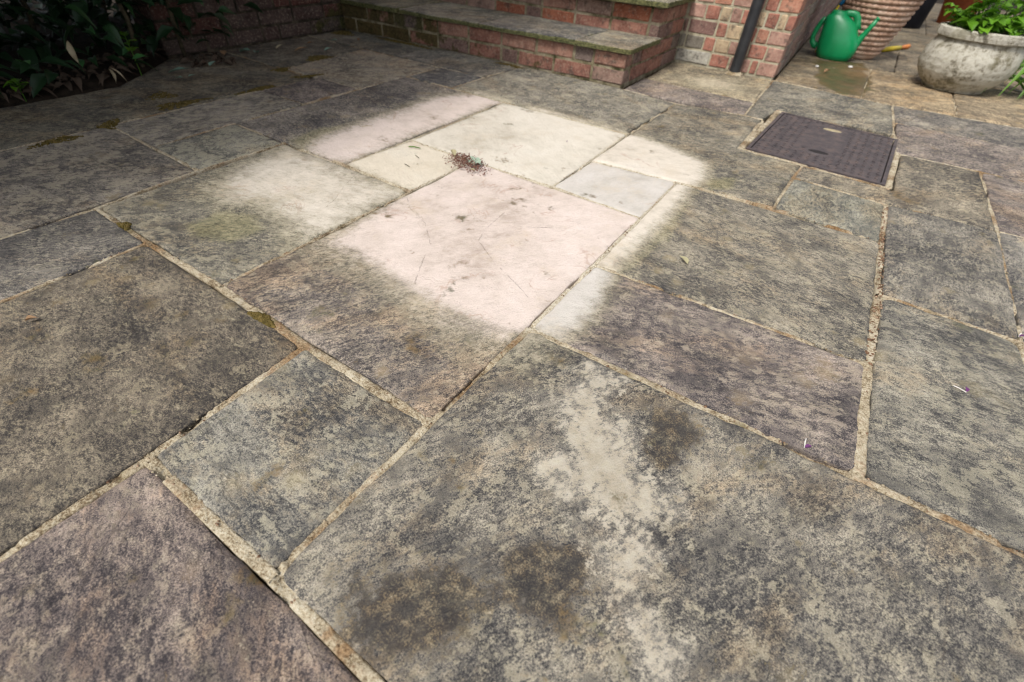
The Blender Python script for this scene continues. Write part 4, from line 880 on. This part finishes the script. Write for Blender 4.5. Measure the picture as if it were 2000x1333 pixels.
for i in range(19000):
    z = rgq.uniform(.06, 2.5); x = rgq.uniform(-1.7 if i % 2 else -.75, .42+.10*min(1, z/1.2)+(.75*min(1, (z-1.0)/.5) if z > 1.0 else 0)); yv = rgq.uniform(-1.9, 1.15+(.5 if z > .9 else 0))  # crown widened overhead, out of view, to shade the left
    if z < .24 and x > .12 and rgq.random() < .75: continue
    if x > .30 and z < .55 and yv > .85: continue
    a = rgq.uniform(0, 2*PI); leaf_into(m, Vector((x, yv, z)), Vector((math.cos(a), math.sin(a), rgq.uniform(-.7, .4))), rgq.uniform(-.6, .6), rgq.uniform(.7, 1.25))
for i in range(7000):  # unseen leaf canopy added overhead to darken the left of the paving
    a = rgq.uniform(0, 2*PI); leaf_into(m, Vector((rgq.uniform(-.2, 1.15), rgq.uniform(-1.9, 1.5), rgq.uniform(1.35, 2.5))), Vector((math.cos(a), math.sin(a), rgq.uniform(-.7, .4))), rgq.uniform(-.6, .6), rgq.uniform(.8, 1.3))
fol = m.build('foliage_and_shade_canopy', LEAF_DARK, sh, True); fol['kind'] = 'stuff'
for i in range(190):
    z = .05+rgq.random()**1.2*.62; x = rgq.uniform(.18, .47); yv = rgq.uniform(-.9, 1.0)
    if yv > .55: x = rgq.uniform(.05, .40); z = max(z, .12)
    a = rgq.uniform(-1.2, 1.2); o = link('leaf', lv[rgq.randrange(3)], None, sh); place(o, (x, yv, z), (math.cos(a), math.sin(a), rgq.uniform(-.45, .3)), roll=rgq.uniform(-.6, .6), sc=rgq.uniform(.6, 1.1))
    g = rgq.uniform(.5, 1.1) if rgq.random() < .85 else 2.8; o.color = (g, g*1.1, g, 1)
# small seedlings with fresh leaves in the bed
for (x, yv), lab in (((-2.66, .545), 'small seedling with fresh green leaves at the edge of the bed'), ((-2.71, 1.00), 'taller young shoot with yellow green leaves near the wall end')):
    e = empty('seedling', (x, yv, 0)); tag(e, lab, 'seedling'); hh = .06 if yv < .8 else .16
    m = MB(); m.tube([(0, 0, -.02), (.004, .003, hh*.5), (.0, .006, hh)], [.002, .0018, .0012], 5); m.build('stem', LEAF_STRAP, e)
    for q in range(7):
        a = q*2.4; o = link('leaf', lm_[q % 3], None, e); place(o, (0, .004, hh*(1-.07*q)), (math.cos(a), math.sin(a), .35), sc=.65); o.color = (.8, .8, .8, 1)

# ---------------------------------------------------------------- bed soil with leaf litter
nx_, ny_ = 40, 90; xs = np.linspace(-6.0, -2.60, nx_); ys = np.linspace(-3.5, 1.36, ny_); GX, GY = np.meshgrid(xs, ys, indexing='ij')
GZ = .012+.03*fbm(GX*4, GY*4, 5, 4)+.05*np.clip(-2.7-GX, 0, 1)
lim = np.where(GY > .84, -2.605-(GY-.84)*.82, -2.605); GX = np.minimum(GX, lim); GZ = np.where(GX > lim-.03, -.022, GZ)
idx = np.arange(nx_*ny_).reshape(nx_, ny_)
me = pymesh('flower_bed', np.stack([GX.ravel(), GY.ravel(), GZ.ravel()], 1).tolist(), np.stack([idx[:-1, :-1].ravel(), idx[1:, :-1].ravel(), idx[1:, 1:].ravel(), idx[:-1, 1:].ravel()], 1).tolist(), SOIL, True)
tag(link('flower_bed', me), kind='structure')
m = MB(); rgl = random.Random(77); bv_ = [Vector(v_.co)*.8 for v_ in lv[2].vertices]; bf = [tuple(p_.vertices) for p_ in lv[2].polygons]
for i in range(420):
    yv = rgl.uniform(-.6, 1.45); x = -2.64-abs(rgl.gauss(0, .16))-(max(0, yv-.84)*.82 if yv < 1.25 else .05)
    if yv > 1.24: x = -2.62-rgl.random()*.28
    z = rgl.uniform(.012, .045) if x < -2.62-max(0, yv-.84)*.82 else .006
    if yv > 1.2 and x > -2.9: z = .006
    a = rgl.uniform(0, 2*PI); leaf_into(m, Vector((x, yv, z+.006)), Vector((math.cos(a), math.sin(a), rgl.uniform(-.15, .3))), rgl.uniform(-.7, .7), rgl.uniform(.4, 1.0))
LIT = mat_leaf('leaf_litter', (.045, .03, .02), (.11, .08, .055), .1, .85)
tag(m.build('leaf_litter', LIT, None, True), 'brown leaf litter covering the soil under the dark shrub', 'leaf litter', kind='stuff')

# ---------------------------------------------------------------- small things lying about
rgm = random.Random(3)
def fallen(nm, xy, mat, L, Wd, az, label, cat='leaf', group=None, curl=-.15, fold=.35, z=.004, tilt=0.05, seed=0):
    o = link(nm, leaf_mesh(nm, L, Wd, mat, seed=seed, curl=curl, fold=fold)); place(o, (xy[0], xy[1], z), (math.cos(az), math.sin(az), tilt)); tag(o, label, cat, group); return o
fallen('fallen_leaf', SPOT['leaf_pale'], LEAF_PALE, .034, .014, 2.6, 'single pale curled leaf on the flag right of the washed patch', seed=3, curl=-.1, fold=.6)
fallen('fallen_leaf', SPOT['leaf_br'], LEAF_DEAD, .022, .010, .9, 'tiny reddish brown leaf on the dark flag at the left edge', seed=5, fold=.8)
G_ = 'leaves fallen along the foot of the garden wall'
for nm, mt, L, Wd, az, lab in (('lf1', LEAF_TEAL, .10, .030, .7, 'long pale green fallen leaf in front of the dark shrub'), ('lf2', LEAF_TEAL, .045, .016, .3, 'short pale green leaf just below the long one by the shrub'), ('lf3', LEAF_TEAL, .03, .014, 1.1, 'smallest pale green leaf right of the long one by the shrub'),
                           ('lf4', LEAF_TEAL, .05, .024, 2.0, 'dark green curled fallen leaf left of the leaf cluster'), ('lf5', LEAF_TEAL, .065, .045, .4, 'broad pale green leaf in the cluster at the wall foot'), ('lf6', LEAF_TEAL, .05, .030, -.9, 'torn pale green leaf right of the broad one at the wall foot'),
                           ('lf7', LEAF_DEAD, .075, .024, 1.2, 'orange brown curled leaf below the garden wall'), ('lf8', LEAF_TEAL, .055, .02, 1.5, 'dark green leaf lying above the moss patch near the wall'), ('lf9', LEAF_TEAL, .045, .024, .2, 'small green leaf near the corner of wall and steps'),
                           ('lf10', LEAF_DEAD, .035, .016, 2.2, 'small dark curled leaf in front of the mossy corner'), ('lf11', LEAF_DEAD, .04, .018, .5, 'pinkish brown leaf against the foot of the lower step'), ('lf12', LEAF_PALE, .06, .016, 1.9, 'yellowish narrow leaf right of the leaf cluster'), ('lf13', LEAF_DEAD, .05, .03, 2.7, 'reddish brown leaf left of the broad green leaf'), ('lf14', LEAF_DEAD, .035, .018, 1.0, 'small brown leaf below the garden wall bricks')):
    fallen('fallen_leaf', SPOT[nm], mt, L, Wd, az, lab, group=G_, seed=hash(nm) % 50 if False else len(nm)*7+int(nm[2:]), z=.006)
for nm, az, lab in (('pet1', 1.9, 'purple petal with a white stalk on the dark flag at the right'), ('pet2', .6, 'purple petal stuck at the mortar joint above the largest flag'), ('pet3', .2, 'dark purple petal at the right edge of the paving'), ('pet4', .9, 'tiny magenta petal on the washed beige flag')):
    e = empty('petal', (*SPOT[nm], 0)); tag(e, lab, 'petal', 'purple petals on the paving'); s = .6 if nm == 'pet4' else 1
    o = link('petal_blade', leaf_mesh('petal_blade', .011*s, .0062*s, PETAL, seed=2, fold=.7, curl=-.2), None, e); place(o, (0, 0, .003), (math.cos(az), math.sin(az), .25))
    if nm != 'pet4':
        m = MB(); m.tube([(0, 0, .0025), (.012*math.cos(az+1.1), .012*math.sin(az+1.1), .0045), (.021*math.cos(az+1.0), .021*math.sin(az+1.0), .003)], [.0012, .001, .0008], 6); m.build('stalk', CHIP, e)
for nm, L, az, mt, lab in (('twig1', .045, .35, LEAF_STRAP, 'short green stalk on the small yellow washed flag'), ('twig2', .03, -.2, BARK, 'short dark twig on the small yellow washed flag'), ('twig3', .04, .9, STRAW, 'pale straw on the pink washed strip'), ('twig4', .03, -.4, BARK, 'thin brown twig beside the green stalk on the yellow flag')):
    m = MB(); c = SPOT[nm]; dx, dy = math.cos(az)*L/2, math.sin(az)*L/2; r_ = .0022 if nm == 'twig1' else .0011
    m.tube([(-dx, -dy, .002), (-.2*dx, .1*dy, .0036), (dx, dy, .0025)], [r_*.8, r_, r_*.6], 6); o = m.build('twig', mt, None, True, (c[0], c[1], .001)); tag(o, lab, 'twig', 'bits of twig on the washed flags')
# the little heap of sweepings
c = SPOT['pile']; m = MB(); rgd = random.Random(12)
for i in range(800):
    u, v_ = rgd.gauss(0, .42), rgd.gauss(0, .42); r_ = math.hypot(u, v_)
    if r_ > 1.15: continue
    along = Vector((.80, -.25)).normalized(); ac = Vector((-along.y, along.x)); px, py = along*u*.105+ac*v_*.058; z = .003+.018*max(0, 1-r_)**.8*rgd.random()+.002
    a = rgd.uniform(0, 2*PI); L = rgd.uniform(.003, .008); d = Vector((math.cos(a), math.sin(a), rgd.uniform(-.5, .5)))*L/2
    m.tube([Vector((px, py, z))-d, Vector((px, py, z)), Vector((px, py, z))+d], [.0004, rgd.uniform(.0008, .0018), .0004], 5)
hp = m.build('sweepings_heap', SEED, None, True, (c[0], c[1], 0)); tag(hp, 'small heap of dark red seeds and debris on the washed flags', 'debris', kind='stuff')
LICH = mat_leaf('grey_lichen', (.25, .32, .24), (.38, .45, .36), .1, .9)
for i, (dx, dy, s_, mt, lab) in enumerate(((.012, .022, .022, LICH, 'crinkled pale lichen flake on top of the heap of debris'), (.03, .012, .018, LICH, 'smaller lichen flake at the right of the debris heap'), (-.062, .012, .045, LEAF_PALE, 'dry olive curled leaf at the left end of the debris heap'), (.062, -.035, .02, LEAF_PALE, 'tiny yellow green leaf at the lower right of the debris heap'), (-.018, .02, .024, LEAF_DEAD, 'brown leaf scrap at the top left of the debris heap'))):
    v = []; f = []; nn = 14; rings = 4
    if mt is LICH:
        for q in range(rings):
            for j in range(nn):
                a = 2*PI*j/nn; r_ = s_*(q/(rings-1))*(1+.3*math.sin(a*5+i)+.18*math.sin(a*9)); v.append((r_*math.cos(a), r_*math.sin(a), .014+.006*math.sin(a*4+q*1.4)*q/3-.001*q))
        for q in range(rings-1):
            for j in range(nn): f.append((q*nn+j, q*nn+(j+1) % nn, (q+1)*nn+(j+1) % nn, (q+1)*nn+j))
        o = link('lichen_flake', pymesh('lichen_flake', v, f, mt, False), None, None, (c[0]+dx, c[1]+dy, .002)); tag(o, lab, 'lichen')
    else:
        fallen('fallen_leaf', (c[0]+dx, c[1]+dy), mt, s_, s_*.42, .5+i, lab, seed=20+i, z=.006, fold=.8)
# tool on the passage floor, cane in the can's corner
tl = empty('hand_tool', (.165, 4.90, 0)); tag(tl, 'yellow handled hand tool with an orange tip lying behind the ribbed pot', 'tool')
m = MB(); m.tube([(-.06, -.13, .014), (.0, 0, .016), (.05, .10, .015)], [.014, .016, .013], 12); m.build('handle', YELLOW, tl, True)
m = MB(); m.tube([(.05, .10, .015), (.075, .16, .014)], [.010, .009], 10); m.tube([(.068, .15, .014), (.10, .20, .018), (.09, .24, .014)], [.013, .016, .006], 10); m.build('tip', ORANGE, tl, True)
cn = empty('garden_cane', (-.285, 4.33, 0)); tag(cn, 'blue handled yellow stick leaning in the corner behind the watering can', 'stick')
m = MB(); m.tube([(0, 0, .003), (.012, .012, .25), (.022, .02, .285)], [.006, .006, .006], 8); m.build('shaft', YELLOW, cn, True)
m = MB(); m.tube([(.02, .018, .272), (.034, .024, .30), (.052, .032, .335), (.085, .05, .41)], [.009, .014, .014, .011], 10); m.build('grip', BLUE, cn, True)
for nm, s_, lab in (('chip1', .011, 'round white stone chip in front of the watering can'), ('chip2', .015, 'flat white stone chip right of the round one before the watering can')):
    m = MB(); m.lathe([(0, 0), (s_*.8, .001), (s_, .005), (s_*.7, .010), (0, .011)], 9, (0, 0, 0), lambda r, z, a, i: (r*(1+.15*math.sin(3*a+i)), z)); o = m.build('stone_chip', CHIP, None, True, (*SPOT[nm], .001)); tag(o, lab, 'stone chip')
fallen('fallen_leaf', SPOT['alf'], LEAF_DEAD, .05, .024, 1.0, 'brown curled leaf on the wet stain in front of the watering can', seed=9, z=.005, fold=.7)
# dry hanging leaves and straws by the shrub
for nm, p, d, L, Wd, lab in (('dry_leaf', (-2.73, .80, .155), (.15, -.1, -1), .085, .024, 'large dry beige leaf hanging from the shrub'), ('dry_leaf', (-2.66, .87, .055), (.1, .05, -.9), .058, .016, 'dry beige leaf blade propped on the edge of the bed'), ('dry_leaf', (-2.655, .875, .06), (.35, .35, -.6), .075, .010, 'narrow dry leaf blade leaning out over the flag')):
    o = link(nm, leaf_mesh(nm, L, Wd, STRAW, seed=4, curl=.1, fold=.5)); place(o, p, d); tag(o, lab, 'leaf')
# moss cushions
def moss(xy, rx, ry, az, cnt, lab, hgt=.006):
    m = MB(); r3 = random.Random(int(abs(xy[0]*1000)))
    for i in range(cnt):
        a = r3.uniform(0, 2*PI); r_ = math.sqrt(r3.random())*(1+.3*math.sin(a*3+xy[1]*9)); u, v_ = r_*math.cos(a)*rx, r_*math.sin(a)*ry
        px, py = u*math.cos(az)-v_*math.sin(az), u*math.sin(az)+v_*math.cos(az); s_ = r3.uniform(.0025, .006); h = hgt*r3.uniform(.4, 1.1)*max(.25, 1-r_*.7)
        v = [(px+s_*math.cos(q*PI*2/5+a), py+s_*math.sin(q*PI*2/5+a), -.003) for q in range(5)]+[(px+s_*.5*math.cos(q*PI*2/5+a), py+s_*.5*math.sin(q*PI*2/5+a), h*.75) for q in range(5)]+[(px, py, h)]
        m.add(v, [(q, (q+1) % 5, 5+(q+1) % 5, 5+q) for q in range(5)]+[(5+q, 5+(q+1) % 5, 10) for q in range(5)])
    tag(m.build('moss', MOSS, None, True, (xy[0], xy[1], 0)), lab, 'moss', kind='stuff')
moss(SPOT['moss1'], .10, .035, PI/2-.1, 420, 'largest golden brown moss cushion on the joint near the shrub'); moss(SPOT['moss2'], .05, .05, .8, 160, 'thin moss patch left of the largest moss cushion', .004)
moss(SPOT['moss3'], .05, .03, -.6, 150, 'moss at the joint corner on the far left'); moss(SPOT['moss4'], .09, .022, PI/2, 260, 'moss along the joint left of the purple flag'); moss(SPOT['moss5'], .075, .05, PI/2, 320, 'yellow moss patch below the garden wall')
moss(SPOT['moss6'], .07, .025, PI/2, 200, 'moss in the joint at the left edge'); moss(SPOT['moss7'], .08, .018, 1.2, 200, 'moss in the joint behind the purple flag'); moss(SPOT['moss8'], .05, .03, PI/2, 150, 'moss at the corner of the pale lichened flag')
moss(SPOT['moss9'], .035, .009, 0.05, 130, 'moss in the joint beside the pink flag', .003); moss(SPOT['moss10'], .022, .011, 0.0, 80, 'moss tuft in the joint left of the cracked flag', .004)
moss((-2.84, 2.29), .07, .06, 0, 260, 'moss heaped in the corner of wall and steps', .02); moss((-2.40, 2.375), .22, .022, .05, 420, 'dark moss along the foot of the lower step', .012); moss((-1.62, 2.405), .10, .02, .05, 220, 'moss and grit under the middle of the lower step', .010)
